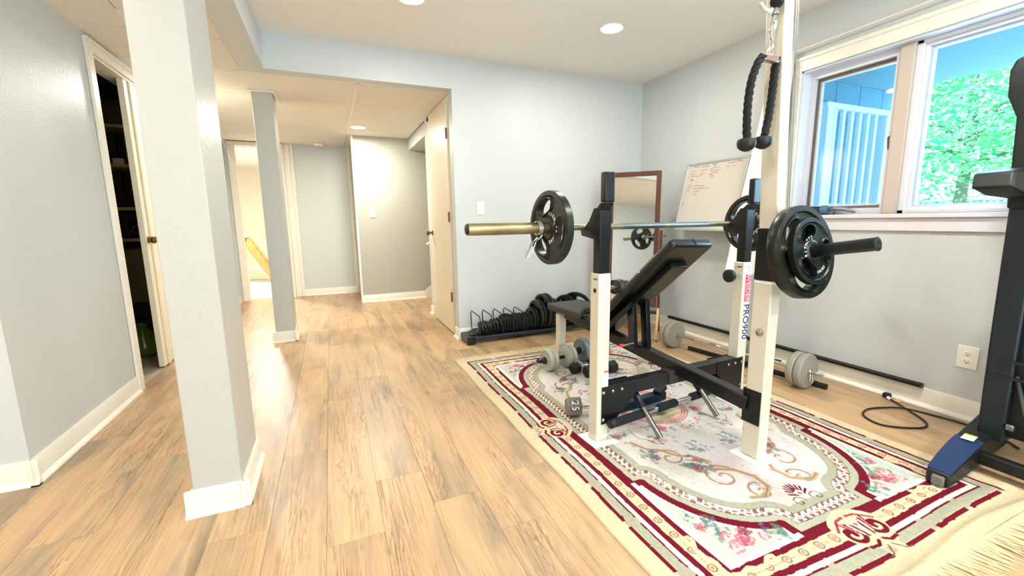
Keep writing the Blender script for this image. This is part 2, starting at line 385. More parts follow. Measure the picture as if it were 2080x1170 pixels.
# baseboards: a flat board with a shoe moulding
def baseboard(name, p0, p1, nrm, h=.095, parent=None):
    p0 = Vector((*p0, 0)); p1 = Vector((*p1, 0)); n = Vector((*nrm, 0))
    prof = [(0, 0), (.026, 0), (.026, .006), (.017, .020), (.011, .024), (.011, h-.012), (.006, h), (0, h)]
    v = [p + n*a + Vector((0, 0, b)) for p in (p0, p1) for a, b in prof]; k = len(prof)
    g = G().add(v, [tuple(range(k)), tuple(range(2*k-1, k-1, -1))] + [(i, (i+1) % k, k+(i+1) % k, k+i) for i in range(k)])
    o = g.build(name, trim_m, parent, angle=25)
    if not parent: struct(o)
    return o
baseboard('baseboard_right', (XR, -2.9), (XR, YB), (-1, 0), h=.11)
baseboard('baseboard_back', (1.03, YB), (XR, YB), (0, -1), h=.10)
baseboard('baseboard_back_end', (1.03, YB-.026), (1.03, YB+.12), (-1, 0), h=.10)
baseboard('baseboard_left', (XL, 2.289), (XL, 3.385), (1, 0), h=.11)
baseboard('baseboard_left_return', (-3.2, 2.315), (XL+.026, 2.315), (0, -1), h=.11)
baseboard('baseboard_left_far', (XL, 4.7), (XL, 7.0), (1, 0))
baseboard('baseboard_hall', (.33, 6.03), (1.5, 6.03), (0, -1), h=.1)
baseboard('baseboard_far', (-.41, 7.0), (.35, 7.0), (0, -1), h=.1)
baseboard('baseboard_hall_end', (1.055, 4.8), (1.055, 4.96), (-1, 0), h=.1)
baseboard('baseboard_far_room', (-3.0, 11.4), (.4, 11.4), (0, -1), h=.16)

# posts
def post(x0, x1, y0, y1, label):
    t = thing('support_post', label, 'post', ((x0+x1)/2, (y0+y1)/2, 0))
    G().box(x0, x1, y0, y1, 0, 2.185).build('post_shaft', post_m, t, bevel=.004)
    for nm, a, b, n in (('baseboard', (x0-.026, y0), (x1+.026, y0), (0, -1)), ('baseboard', (x1, y0-.026), (x1, y1+.026), (1, 0)), ('baseboard', (x0, y1), (x1, y1), (0, 1)), ('baseboard', (x0, y0), (x0, y1), (-1, 0))):
        baseboard(nm, a, b, n, h=.10, parent=t)
    return t
post(-.545, -.385, 1.80, 2.14, 'thick pale grey wooden support post nearest the camera, orange-peel paint')
p2 = post(-.528, -.372, 4.32, 4.60, 'slimmer grey-green support post standing farther back in the hall')
g = G(); g.box(-.55, -.35, 4.285, 4.318, 2.178, 2.188); g.box(-.368, -.345, 4.318, 4.63, 2.178, 2.188)
g.build('top_trim', trim_m, p2)

# closet on the left: casing, closed leaf with knob, shelves behind
G_ = G().box(XL, XL+.018, 3.385, 3.452, 0, 2.10).box(XL-.12, XL, 3.44, 3.455, 0, 2.10)
G_.box(XL, XL+.018, 3.385, 4.70, 2.10, 2.17).box(XL+.018, XL+.028, 3.385, 4.70, 2.15, 2.169).box(XL-.12, XL, 3.452, 4.62, 2.085, 2.10).box(XL, XL+.018, 4.62, 4.70, 0, 2.10)
struct(G_.build('trim_3', trim_m, bevel=.003))
d1 = G().box(XL-.045, XL-.008, 3.915, 4.62, .01, 2.085).box(XL-.008, XL+.004, 3.985, 4.03, .01, 2.085).build('door_1', door_m, bevel=.003); struct(d1)
G().lathe([(0, .024), (.006, .024), (.008, .010), (.03, .010), (.036, .022), (.05, .028), (.062, .022), (.066, 0)], (XL-.008, 3.945, .975), (1, -.6, 0), 20).build('door_knob', brass, d1)
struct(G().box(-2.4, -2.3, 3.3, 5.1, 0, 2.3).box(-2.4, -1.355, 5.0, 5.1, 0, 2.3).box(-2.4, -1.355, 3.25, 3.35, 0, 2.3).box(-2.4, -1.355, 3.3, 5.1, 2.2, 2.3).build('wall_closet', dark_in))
sh = thing('closet_shelving', 'open pine shelving inside the dark closet beyond the left doorway', 'shelving', (-1.8, 4.85, 0))
for z in (.955, 1.225, 1.583, 1.906):
    G().box(-2.28, -1.37, 4.70, 4.99, z-.012, z+.012).build('shelf', shelf_m, sh)
for x in (-2.25, -1.70, -1.40): G().box(x-.02, x+.02, 4.93, 4.985, 0, 2.19).build('shelf_upright', mat('upright_wood', '#3a2414', .7), sh)
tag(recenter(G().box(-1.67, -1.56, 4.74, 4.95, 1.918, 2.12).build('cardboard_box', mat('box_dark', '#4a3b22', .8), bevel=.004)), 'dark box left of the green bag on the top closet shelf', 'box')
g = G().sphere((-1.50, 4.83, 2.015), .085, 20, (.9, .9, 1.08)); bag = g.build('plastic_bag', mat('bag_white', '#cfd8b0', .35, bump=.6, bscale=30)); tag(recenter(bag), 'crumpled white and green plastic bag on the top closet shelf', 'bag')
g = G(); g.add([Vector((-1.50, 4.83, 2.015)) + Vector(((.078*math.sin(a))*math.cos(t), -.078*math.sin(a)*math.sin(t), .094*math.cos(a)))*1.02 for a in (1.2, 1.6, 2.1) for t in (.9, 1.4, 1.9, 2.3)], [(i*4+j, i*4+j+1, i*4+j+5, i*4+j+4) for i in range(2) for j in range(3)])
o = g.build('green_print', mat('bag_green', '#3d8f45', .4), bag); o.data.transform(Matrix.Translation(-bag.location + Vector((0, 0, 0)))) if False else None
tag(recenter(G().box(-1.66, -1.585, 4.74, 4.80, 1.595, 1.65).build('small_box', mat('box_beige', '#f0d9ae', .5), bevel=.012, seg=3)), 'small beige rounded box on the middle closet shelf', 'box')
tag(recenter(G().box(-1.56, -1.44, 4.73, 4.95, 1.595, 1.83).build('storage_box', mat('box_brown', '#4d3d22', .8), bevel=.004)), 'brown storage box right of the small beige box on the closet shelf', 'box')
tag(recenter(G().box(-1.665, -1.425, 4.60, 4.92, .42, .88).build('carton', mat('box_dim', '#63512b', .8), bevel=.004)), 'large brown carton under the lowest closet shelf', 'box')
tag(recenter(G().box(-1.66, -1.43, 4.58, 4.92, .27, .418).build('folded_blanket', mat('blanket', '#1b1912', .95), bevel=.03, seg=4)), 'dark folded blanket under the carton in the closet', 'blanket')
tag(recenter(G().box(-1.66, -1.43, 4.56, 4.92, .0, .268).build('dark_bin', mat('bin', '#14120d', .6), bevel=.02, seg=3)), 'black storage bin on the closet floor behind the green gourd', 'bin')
g = G().lathe([(0, .02), (.004, .075), (.03, .105), (.09, .118), (.15, .10), (.20, .07), (.235, .04), (.25, .03), (.262, .045), (.285, .03), (.29, 0)], (-1.50, 4.36, .0), (0, 0, 1), 28)
tag(recenter(g.build('green_jar', mat('olive_glaze', '#5a6b1e', .15, coat=.5))), 'glossy olive green lidded jar on the closet floor', 'jar')
tag(recenter(G().tube([(-1.66, 4.72, .975), (-1.60, 4.70, 1.0), (-1.57, 4.70, 1.07), (-1.50, 4.70, 1.10), (-1.47, 4.70, 1.15)], .004, 8).build('wire', steel_g)), 'thin bent wire standing on the lowest closet shelf', 'wire')

# hall door on the right of the hall
d2 = struct(G().box(1.022, 1.055, 3.872, 4.655, .018, 2.118).build('door_2', door_m, bevel=.003))
for z in (.37, 1.12, 1.86): G().box(1.015, 1.024, 3.862, 3.892, z-.045, z+.045).cyl((1.013, 3.866, z-.047), (1.013, 3.866, z+.047), .006, n=10).build('hinge', brass, d2)
G().lathe([(0, .028), (.006, .028), (.008, .011), (.032, .011), (.038, .024), (.052, .029), (.064, .022), (.067, 0)], (1.022, 4.60, .96), (-1, 0, 0), 24).build('door_knob', brass, d2)
struct(G().box(1.035, 1.056, 4.657, 4.73, 0, 2.18).box(1.035, 1.056, 3.815, 4.73, 2.12, 2.18).build('trim_4', trim_m, bevel=.003))
# far doorway casing, white corner trims
struct(G().box(-1.19, -1.105, 6.88, 6.95, 0, 2.13).box(-.60, -.53, 6.93, 7.0, 0, 2.13).box(-1.19, -.53, 6.88, 6.95, 2.13, 2.18).box(-.53, -.455, 6.96, 7.0, 0, 2.19).box(-.455, -.41, 6.975, 7.0, 0, 2.19).build('trim_5', trim_m, bevel=.003))
struct(G().box(.325, .352, 6.02, 6.10, 0, 2.188).box(.31, .35, 6.94, 7.0, 0, 2.188).build('trim_6', trim_m, bevel=.003))
# stair behind the hall door: two steps and a handrail
st = thing('staircase', 'carpeted stair starting behind the hall wall on the right', 'stairs', (1.6, 5.5, 0))
for k in range(4): G().box(1.42+k*.26, 2.55, 4.97, 6.0, k*.18, k*.18+.18).build('step', mat('stair_carpet', '#b8ad98', .95), st)
G().add([(1.2, 6.0, .0), (1.3, 6.0, .0), (2.5, 6.0, .85), (2.5, 6.0, 1.0), (1.2, 6.0, .13)], [(0, 1, 2, 3, 4)]).build('skirt_board', trim_m, st)
hr = thing('handrail', 'white handrail end on the grey wall beside the hall door', 'handrail', (1.3, 5.98, .77))
G().tube([(1.235, 5.955, .76), (1.30, 5.955, .80), (2.4, 5.955, 1.55)], .022, 14).build('rail', trim_m, hr)
G().cyl((1.30, 6.03, .74), (1.30, 5.96, .79), .010).build('bracket', steel_g, hr)

# switches and outlet
def switch_plate(loc, label, face):
    t = thing('light_switch', label, 'light switch', loc); x, y, z = loc
    G().box(x-.036, x+.036, y-.006, y, z-.058, z+.058).build('cover_plate', plate_w, t, bevel=.003)
    G().box(x-.005, x+.005, y-.016, y-.004, z-.012, z+.008).build('toggle', plate_w, t, bevel=.002)
    for dz in (-.03, .03): G().cyl((x, y-.0075, z+dz), (x, y-.005, z+dz), .003, n=10).build('screw', steel_g, t)
switch_plate((1.262, YB-.0005, 1.195), 'white light switch on the back wall left of the barbell plate', None)
switch_plate((.54, 6.03-.0005, 1.20), 'white light switch on the grey hall wall', None)
t = thing('wall_outlet', 'white duplex power outlet low on the right wall', 'outlet', (XR, 1.037, .335))
G().box(XR-.006, XR-.0005, 1.037-.041, 1.037+.041, .335-.060, .335+.060).build('cover_plate', plate_w, t, bevel=.003)
for dz in (-.021, .021):
    s_ = G().lathe([(0, .0165), (.003, .0165), (.0035, .015)], (XR-.005, 1.037, .335+dz), (-1, 0, 0), 20).build('socket', plate_w, t)
    G().box(XR-.0095, XR-.008, 1.030-.001, 1.030+.001, .335+dz-.002, .335+dz+.006).box(XR-.0095, XR-.008, 1.044-.001, 1.044+.001, .335+dz-.002, .335+dz+.006).cyl((XR-.0095, 1.037, .335+dz-.008), (XR-.008, 1.037, .335+dz-.008), .0028, n=10).build('slot', black_metal, s_)
# smoke detector, ceiling lights
t = thing('smoke_detector', 'round white smoke detector on the far hall ceiling', 'smoke detector', (-.06, 6.78, ZH))
G().lathe([(0, .065), (.02, .065), (.034, .05), (.036, 0)], (-.06, 6.78, ZH-.004), (0, 0, -1), 28).build('housing', plate_w, t)
G().lathe([(0, .012), (.004, .012)], (-.06, 6.78, ZH-.0405), (0, 0, -1), 14).build('button', steel_g, t)
em = emis('lamp_glow', '#fff1d8', 14.0)
def can(x, y, z, label):
    t = thing('recessed_light', label, 'ceiling light', (x, y, z))
    G().lathe([(0, .098), (.003, .098), (.006, .088), (.003, .078), (0, .078)], (x, y, z-.0005), (0, 0, -1), 36).build('trim_ring', plate_w, t)
    G().lathe([(0, .076), (.002, .076)], (x, y, z-.0005), (0, 0, -1), 32).build('lens', em, t)
labs = ['round recessed ceiling light above the squat rack', 'round recessed ceiling light at the top edge left of centre', 'recessed ceiling light above the camera side of the rack', 'recessed ceiling light over the open floor by the camera', 'added recessed ceiling light at the rear right, unseen behind the camera', 'added recessed ceiling light at the rear left, unseen behind the camera']
for (x, y), l in zip(CANS, labs): can(x, y, ZC, l)
can(.389, 5.51, ZH-.003, 'round lit ceiling light in the hall tiles')
can(-.95, 4.6, ZH-.003, 'added round ceiling light in the hall tiles, hidden behind the near post')  # added housing for the hall fill lamp
can(-1.25, 8.2, 2.34, 'bright ceiling light of the far room beyond the doorway')
# wooden ladder / stair piece in the far room
t = thing('wooden_ladder', 'honey pine bunk ladder leaning in the far bright room', 'ladder', (-1.2, 9.0, 0))
def lad(s_): return
pa, pb = Vector((-1.42, 9.0, .80)), Vector((-.98, 9.0, 0.0)); dd = (pb-pa).normalized(); nn = Vector((dd.z, 0, -dd.x))
for yy in (8.92, 9.22): G().bar(pa+Vector((0, yy-9.0, 0)), pb+Vector((0, yy-9.0, 0)), .03, .12, up=nn).build('stringer', pine, t, bevel=.004)
for k in range(7):
    p = pa + (pb-pa)*(.08+.135*k) + Vector((0, .07, 0)); G().box(p.x-.075, p.x+.04, 8.935, 9.205, p.z-.01, p.z+.01).build('tread', pine, t)
G().cyl((-1.43, 8.9, .80), (-1.43, 9.24, .80), .035).build('roller', mat('dark_walnut', '#4a2410', .4), t)
g = G()
t = thing('white_radiator', 'low white heater box under the pine ladder', 'heater', (-1.3, 9.6, 0))
G().box(-2.2, -.6, 9.55, 9.7, 0, .14).build('body', trim_m, t, bevel=.01)
# ------------------------------------------------------------------ window
wc = struct(G().box(XR-.018, XR, 2.053, 2.10, 1.05, 2.145).box(XR-.018, XR, .45, 2.053, 2.052, 2.145).box(XR-.024, XR-.018, .45, 2.10, 2.12, 2.145).box(XR-.018, XR, .45, .50, 1.05, 2.052).build('trim_7', trim_m, bevel=.003))
struct(G().box(XR-.035, XR+.16, .42, 2.12, 1.065, 1.09).box(XR-.016, XR, .45, 2.10, .99, 1.065).build('trim_8', mat('sill_paint', '#e3dfe2', .3), bevel=.004))
struct(G().box(XR, XR+.16, 2.043, 2.053, 1.09, 2.052).box(XR, XR+.16, .5, 2.053, 2.042, 2.052).build('trim_9', mat('reveal_paint', '#dfe6f0', .35)))
w1 = struct(G().box(3.165, 3.20, 1.455, 2.043, 1.09, 2.042).build('window_1', vin_t))
w1.data.clear_geometry()
g = G()
def frame(g, x0, x1, y0, y1, z0, z1, w, wt=None):
    wt = wt or w
    g.box(x0, x1, y0, y0+w, z0, z1).box(x0, x1, y1-w, y1, z0, z1).box(x0, x1, y0+w, y1-w, z0, z0+wt).box(x0, x1, y0+w, y1-w, z1-wt, z1)
frame(g, 3.12, 3.20, 1.525, 2.043, 1.09, 2.042, .030, .040); g.v = [tuple(v) for v in g.v]
me = w1.data; me.from_pydata(g.v, [], g.f); me.materials.clear(); me.materials.append(vin_w); 
g = G(); frame(g, 3.15, 3.185, 1.54, 2.013, 1.13, 2.002, .016); g.build('sash', sash_d, w1, bevel=.002)
g = G(); frame(g, 3.16, 3.18, 1.556, 1.997, 1.146, 1.986, .010); g.build('glazing_bead', vin_w, w1)
G().box(3.168, 3.172, 1.556, 1.997, 1.146, 1.986).build('pane', glass_m, w1)
cr = G().box(3.085, 3.13, 1.80, 1.87, 1.0905, 1.112).tube([(3.10, 1.83, 1.115), (3.09, 1.79, 1.13), (3.08, 1.72, 1.125), (3.08, 1.66, 1.105)], [.012, .014, .012, .008], 10).build('crank_handle', mat('crank_grey', '#9aa0a8', .4, .5), w1, bevel=.003)
G().box(3.135, 3.155, 1.512, 1.530, 1.45, 1.60).tube([(3.14, 1.53, 1.58), (3.12, 1.55, 1.54), (3.125, 1.545, 1.47)], .006, 8).build('sash_lock', mat('lock_brown', '#4b3a34', .4), w1)
struct(G().box(3.09, 3.20, 1.458, 1.525, 1.09, 2.042).build('trim_10', vin_t, bevel=.003))
w2 = struct(G().box(3.11, 3.20, 1.428, 1.458, 1.09, 2.042).box(3.11, 3.20, .5, 1.458, 1.09, 1.112).box(3.11, 3.20, .5, 1.458, 2.022, 2.042).build('window_2', vin_w, bevel=.003))
g = G(); frame(g, 3.13, 3.19, .5, 1.428, 1.112, 2.022, .018); g.build('sash', vin_w, w2, bevel=.002)
g = G(); frame(g, 3.15, 3.185, .518, 1.41, 1.13, 2.004, .012); g.build('glazing_bead', mat('bead_blue', '#b9cfe2', .4), w2, bevel=.002)
G().box(3.168, 3.172, .53, 1.398, 1.142, 1.992).build('pane', glass_m, w2)
# curtain rod and white curtain
cr = thing('curtain_rod', 'thin white curtain rod above the window', 'curtain rod', (XR-.03, 1.5, 2.19))
G().cyl((XR-.045, 2.30, 2.185), (XR-.045, .4, 2.20), .006, n=10).build('rod', trim_m, cr)
G().box(XR-.05, XR-.0005, 2.28, 2.295, 2.178, 2.192).build('bracket', trim_m, cr)
nu, nv = 60, 40; v = []; f = []
for j in range(nv+1):
    t_ = j/nv; z = 2.185 - 1.55*t_; y1 = 2.245 + .155*t_; w = .16*(1-t_) + .30*t_; xc = 2.996 - .162*t_
    for i in range(nu+1):
        s_ = i/nu; v.append((xc + .18*s_*t_*(1-.55*s_) + .007*math.sin(s_*2*PI*2.5) , y1 - w*s_ - .005*math.sin(7*t_), z))
for j in range(nv):
    for i in range(nu): a = j*(nu+1)+i; f.append((a, a+1, a+nu+2, a+nu+1))
o = G().add(v, f).build('curtain', curtain_m, angle=180); md = o.modifiers.new('s', 'SOLIDIFY'); md.thickness = .0015
tag(recenter(o), 'white curtain hanging at the left side of the window behind the rack', 'curtain')
# small dark flashlight on the sill
t = thing('flashlight', 'short black flashlight lying on the window sill behind the weight plates', 'flashlight', (3.06, 1.90, 1.09))
G().cyl((3.055, 1.97, 1.119), (3.07, 1.86, 1.119), .028).build('body', hex_b, t, bevel=.003)
G().cyl((3.07, 1.86, 1.121), (3.075, 1.82, 1.121), .031).build('head', mat('blue_grey_cap', '#4d6f8a', .4), t, bevel=.003)

# ------------------------------------------------------------------ outside
g = sbox('ground', stone_m, (3.21, 9.0, -8, 14, .9, 1.05))
lw = struct(G().box(9.0, 40, -30, 40, .85, 1.0).build('lawn', grass_m))
pc = struct(G().box(3.21, 5.85, -3, 2.9, 2.42, 2.52).build('porch_ceiling', porch_m))
pw = struct(G().box(3.21, 6.25, 2.9, 3.1, 1.05, 3.4).build('wall_porch', mat('porch_joint', '#5d8ba5', .9)))
for r in range(7):
    x = 3.22 - (.2 if r % 2 else 0)
    while x < 6.25:
        x0, x1 = max(x, 3.22), min(x+.395, 6.25)
        if x1-x0 > .03:
            G().box(x0+.002, x1-.002, 2.888, 2.901, 1.055+r*.195, 1.055+r*.195+.192).build('block', porch_w, pw, smooth=False)
        x += .4
t = thing('porch_railing', 'white porch railing with upright balusters outside the left window sash', 'railing', (4.7, 2.58, 1.05))
G().bar((4.13, 2.58, 2.06), (5.12, 2.58, 2.06), .09, .05).build('top_rail', rail_w, t, bevel=.004)
G().bar((5.10, 2.58, 2.06), (5.75, 2.58, 1.62), .09, .05).build('top_rail', rail_w, t, bevel=.004)
G().box(4.15, 4.95, 2.60, 2.80, 1.05, 1.20).build('bottom_step', rail_w, t)
for x in (4.19, 5.09): G().box(x-.045, x+.045, 2.535, 2.625, 1.05, 2.04).build('newel_post', rail_w, t, bevel=.004)
for k in range(6):
    x = 4.31 + k*.125; G().box(x-.019, x+.019, 2.565, 2.595, 1.05, 2.04).build('baluster', rail_w, t)
for k in range(4):
    x = 5.24+k*.13; G().box(x-.019, x+.019, 2.565, 2.595, 1.05, 2.04-(x-5.12)*.68).build('baluster', rail_w, t)
# distant deck fence
t = thing('distant_fence', 'weathered picket fence far beyond the patio', 'fence', (14, 4, 1.0))
for k in range(60): G().box(13.98, 14.02, 2.3+k*.11, 2.36+k*.11, 1.0, 1.42).build('picket', fence_m, t)
G().box(13.95, 13.98, 2.3, 8.9, 1.38, 1.42).build('fence_rail', fence_m, t)
G().box(13.95, 13.98, 2.3, 8.9, 1.10, 1.14).build('fence_rail', fence_m, t)
def tree(cx, cy, h, r, n, label, m, seed):
    rg = np.random.default_rng(seed); t = thing('tree', label, 'tree', (cx, cy, 1.0))
    G().tube([(cx, cy, 1.0), (cx+.1, cy, 1+h*.3), (cx-.05, cy+.1, 1+h*.6), (cx, cy, 1+h*.85)], [.09, .07, .05, .02], 10).build('trunk', bark, t)
    g = G()
    for k in range(14):
        a = rg.uniform(0, 2*PI); z0 = 1 + h*rg.uniform(.15, .7); L_ = r*rg.uniform(.5, .95)
        p0 = Vector((cx, cy, z0)); p1 = p0 + Vector((math.cos(a)*L_*.5, math.sin(a)*L_*.5, L_*.18)); p2_ = p0 + Vector((math.cos(a)*L_, math.sin(a)*L_, L_*.15))
        g.tube([p0, p1, p2_], [.04, .025, .01], 6)
    g.build('branches', bark, t)['kind'] = 'stuff'
    # leaf clumps
    cl = rg.normal(size=(150, 3)); cl /= np.linalg.norm(cl, axis=1)[:, None]; cl *= (rg.uniform(.25, 1, 150)**.5)[:, None]*np.array([r, r, h*.5]); cl += np.array([cx, cy, 1+h*.53])
    ids = rg.integers(0, 150, n); c = cl[ids] + rg.normal(scale=.26, size=(n, 3)); c[:, 2] = np.maximum(c[:, 2], 1.15)
    a = rg.normal(size=(n, 3)); a /= np.linalg.norm(a, axis=1)[:, None]; a[:, 2] *= .5
    b = np.cross(a, rg.normal(size=(n, 3))); b /= np.linalg.norm(b, axis=1)[:, None]
    s_ = rg.uniform(.035, .075, n)[:, None]
    V = np.stack([c-a*s_, c+b*s_*.45, c+a*s_, c-b*s_*.45], 1).reshape(-1, 3) - np.array([cx, cy, 1.0])
    me = bpy.data.meshes.new('foliage'); me.vertices.add(4*n); me.vertices.foreach_set('co', V.ravel()); me.loops.add(4*n); me.loops.foreach_set('vertex_index', np.arange(4*n)); me.polygons.add(n); me.polygons.foreach_set('loop_start', np.arange(n)*4); me.update(calc_edges=True); me.validate()
    me.materials.append(m); o = bpy.data.objects.new('foliage', me); C.objects.link(o); o.parent = t; o['kind'] = 'stuff'
def leaf_shader(name, c1, c2):
    m = bpy.data.materials.new(name); m.use_nodes = True; nt = m.node_tree; N = nt.nodes; L = nt.links; b = N['Principled BSDF']
    tc = N.new('ShaderNodeTexCoord'); n = N.new('ShaderNodeTexNoise'); n.inputs['Scale'].default_value = 2.5; L.new(tc.outputs['Object'], n.inputs['Vector'])
    r = N.new('ShaderNodeValToRGB'); r.color_ramp.elements[0].position = .4; r.color_ramp.elements[0].color = lin(c1); r.color_ramp.elements[1].position = .6; r.color_ramp.elements[1].color = lin(c2)
    L.new(n.outputs['Fac'], r.inputs[0]); L.new(r.outputs[0], b.inputs['Base Color']); b.inputs['Roughness'].default_value = .6
    tr = N.new('ShaderNodeBsdfTranslucent'); L.new(r.outputs[0], tr.inputs[0]); mx = N.new('ShaderNodeMixShader'); mx.inputs[0].default_value = .45
    L.new(b.outputs[0], mx.inputs[1]); L.new(tr.outputs[0], mx.inputs[2]); L.new(mx.outputs[0], N['Material Output'].inputs[0]); return m
lf1 = leaf_shader('leaf_bright', '#45b87a', '#c6eeb4'); lf2 = leaf_shader('leaf_mid', '#2fa56c', '#95dca0')
tree(10.2, 3.9, 5.4, 1.75, 24000, 'broad bright green tree nearest the porch, seen in the right pane', lf1, 3)
tree(12.5, 7.6, 6.5, 2.0, 18000, 'darker green tree left of and behind the bright one', lf2, 4)
tree(12.0, -.5, 6.4, 1.75, 18000, 'green tree at the right beside the exercise machine silhouette', lf2, 8)
tree(17.5, 4.8, 9.5, 3.3, 22000, 'tall pale green tree far behind the picket fence', lf1, 11)

# ------------------------------------------------------------------ rug (pattern painted per vertex on a dense pile mesh)
def build_rug():
    W, Lg = 1.6, 2.54; X0, Y0 = .82, .555
    nx, ny = 620, 985
    u = np.linspace(0, W, nx); w = np.linspace(0, Lg, ny); U, V = np.meshgrid(u, w)      # V rows
    rg = np.random.default_rng(12)
    def noise2(sc_, seed):
        r = np.random.default_rng(seed); gx = int(W/sc_)+3; gy = int(Lg/sc_)+3; A = r.random((gy, gx)); fx = U/sc_; fy = V/sc_; ix = fx.astype(int); iy = fy.astype(int); tx_ = fx-ix; ty_ = fy-iy
        tx_ = tx_*tx_*(3-2*tx_); ty_ = ty_*ty_*(3-2*ty_)
        return (A[iy, ix]*(1-tx_)+A[iy, ix+1]*tx_)*(1-ty_) + (A[iy+1, ix]*(1-tx_)+A[iy+1, ix+1]*tx_)*ty_
    a = np.minimum(U, W-U); b = np.minimum(V, Lg-V); d = np.minimum(a, b-.01)
    along = np.where(a < b-.01, V, U)       # coordinate along the border
    hx = lambda h: np.array(lin(h)[:3])*.94
    cream, ivory, sage, maroon, pink, teal, navy, tan, brown = map(hx, ('#d3c4a0', '#e2dccb', '#a6a791', '#6d1426', '#cf6f7c', '#4f8c8c', '#5b6b86', '#bfa27e', '#6a4a3a'))
    leaf = hx('#6f8a72'); dpink = hx('#a63a58'); lilac = hx('#cfc4cf'); grey = hx('#8a8a86')
    col = np.empty((ny, nx, 3)); col[:] = cream
    def S(mask, c, k=1.0): col[mask] = col[mask]*(1-k) + c*k
    wob = (noise2(.03, 1)-.5)*.006
    D = d + wob*.6
    # dashed sage blocks, broken by little blue-grey stars
    per = .245; ph = np.mod(along-.04, per); blk = (ph > .02) & (ph < per-.01)
    mid = np.abs(along - np.where(a < b-.01, Lg/2, W/2)) < .045
    S((D > .068) & (D < .084) & blk & ~mid, maroon)
    S((D > .086) & (D < .120) & blk & ~mid, sage)
    S((D > .120) & (D < .127) & blk & ~mid, maroon*.8)
    S((D > .075) & (D < .127) & ~blk, grey*.9, .55)
    S((D > .128) & (D < .146), ivory*1.08)
    S((D > .146) & (D < .168), maroon)
    S((D > .168) & (D < .212), cream)
    # floral sprigs of the narrow band
    q = np.mod(along, .078) - .039; rr = np.hypot(q, D-.190)
    S((D > .168) & (D < .212) & (rr < .016) & (rr > .011), brown, .8); S((D > .168) & (D < .212) & (rr < .007), pink, .8)
    S((D > .185) & (D < .192) & (np.abs(q) > .022) & (np.sin(q*900) > .2), brown, .5)
    S((D > .212) & (D < .234), maroon)
    near_c = (np.minimum(np.abs(along-.29), np.abs(np.where(a < b-.01, Lg, W)-along-.29)) < .12)
    zig = (np.sin(along*70) + 1.1*np.sin(along*31+1))*.007
    S((D > .205+zig) & (D < .222+zig) & near_c, cream)
    # panels in the corners, bounded by an arc
    p = a-.235; q2 = b-.245
    rho = (np.sqrt(((p-.365)/.315)**2 + ((q2-.50)/.43)**2)-1)*.37
    inner = D > .234
    panel = inner & (p < .345) & (q2 < .475) & (rho > .0)
    # distance to the panels on a quarter grid
    th = np.linspace(0, PI/2, 40); pts = [(.365-.315*math.cos(t), .50-.43*math.sin(t)) for t in th]
    pts = [(x_, y_) for x_, y_ in pts if x_ <= .345 and y_ <= .475]
    y_e = max(y_ for _, y_ in pts); x_s = min(x_ for x_, _ in pts); x_e = max(x_ for x_, _ in pts); y_s = min(y_ for _, y_ in pts)
    pts += [(x_s*k, y_e) for k in np.linspace(0, 1, 8)] + [(x_e, y_s*k) for k in np.linspace(0, 1, 8)]
    dist = np.full(U.shape, 9.0)
    for (x_, y_) in pts: dist = np.minimum(dist, np.hypot(p-x_, q2-y_))
    T = np.minimum(np.minimum(p, q2)+.0, np.where(panel, -dist, dist)); T = np.where(panel & (T > 0), 0, T) + wob*.6
    S(inner, sage*1.12); S(inner & ~panel & (T < .018), maroon)
    gl = inner & ~panel & (T > .045) & (T < .088)
    S(gl, ivory)
    osc = np.sin((U+V)*95+np.sin(T*200)) * np.sin((U-V)*95) ; S(gl & ((osc > .28) | (T < .048) | (T > .085)), maroon, .85); S(gl & (osc < -.55), brown, .6)
    S(inner & ~panel & (T > .088) & (T < .122), sage)
    fld = inner & ~panel & (T > .122)
    ivn = noise2(.35, 4)[..., None]; base = ivory*.87*(1-ivn*.5) + lilac*1.02*(ivn*.5)
    col[fld] = base[fld]
    S(panel & (dist < .018), maroon); S(panel & (dist > .018) & (dist < .03), ivory); S(panel & (dist > .03), hx('#b9c2b4')*1.05)
    S(panel & ((p < .02) | (q2 < .02)), ivory)
    # stamps
    dx = W/(nx-1); dy = Lg/(ny-1)
    def win(x, y, r):
        i0, i1 = max(0, int((y-r)/dy)), min(ny, int((y+r)/dy)+2); j0, j1 = max(0, int((x-r)/dx)), min(nx, int((x+r)/dx)+2); return slice(i0, i1), slice(j0, j1)
    def blob(x, y, r, c, k=.9, ang=0, el=1.0, jag=.25):
        s = win(x, y, r*1.6*max(1, el)); X = U[s]-x; Y = V[s]-y
        if X.size == 0: return
        ca, sa = math.cos(ang), math.sin(ang); A = (X*ca+Y*sa)/el; B = -X*sa+Y*ca; t = np.arctan2(B, A)
        mk = np.hypot(A, B) < r*(1+jag*np.sin(5*t+x*40)*.5+jag*np.sin(3*t+y*30)*.5); sub = col[s]; sub[mk] = sub[mk]*(1-k)+c*k; col[s] = sub
    def rose(x, y, r, c, c2):
        blob(x, y, r, c, .85); blob(x+r*.1, y, r*.72, ivory, .45); blob(x, y, r*.55, c2, .8); blob(x+r*.15, y+r*.1, r*.25, c, .9)
        for k in range(5):
            t = k*1.257+x*7; blob(x+math.cos(t)*r*.75, y+math.sin(t)*r*.75, r*.28, c2 if k % 2 else c, .7)
    def sprig(x, y, r, n, seed, cs):
        r2 = random.Random(seed)
        for k in range(n):
            t = r2.random()*6.28; q_ = r*r2.random()**.6; blob(x+math.cos(t)*q_, y+math.sin(t)*q_, r*r2.uniform(.10, .2), r2.choice(cs), r2.uniform(.45, .85), r2.random()*3, 1.7)
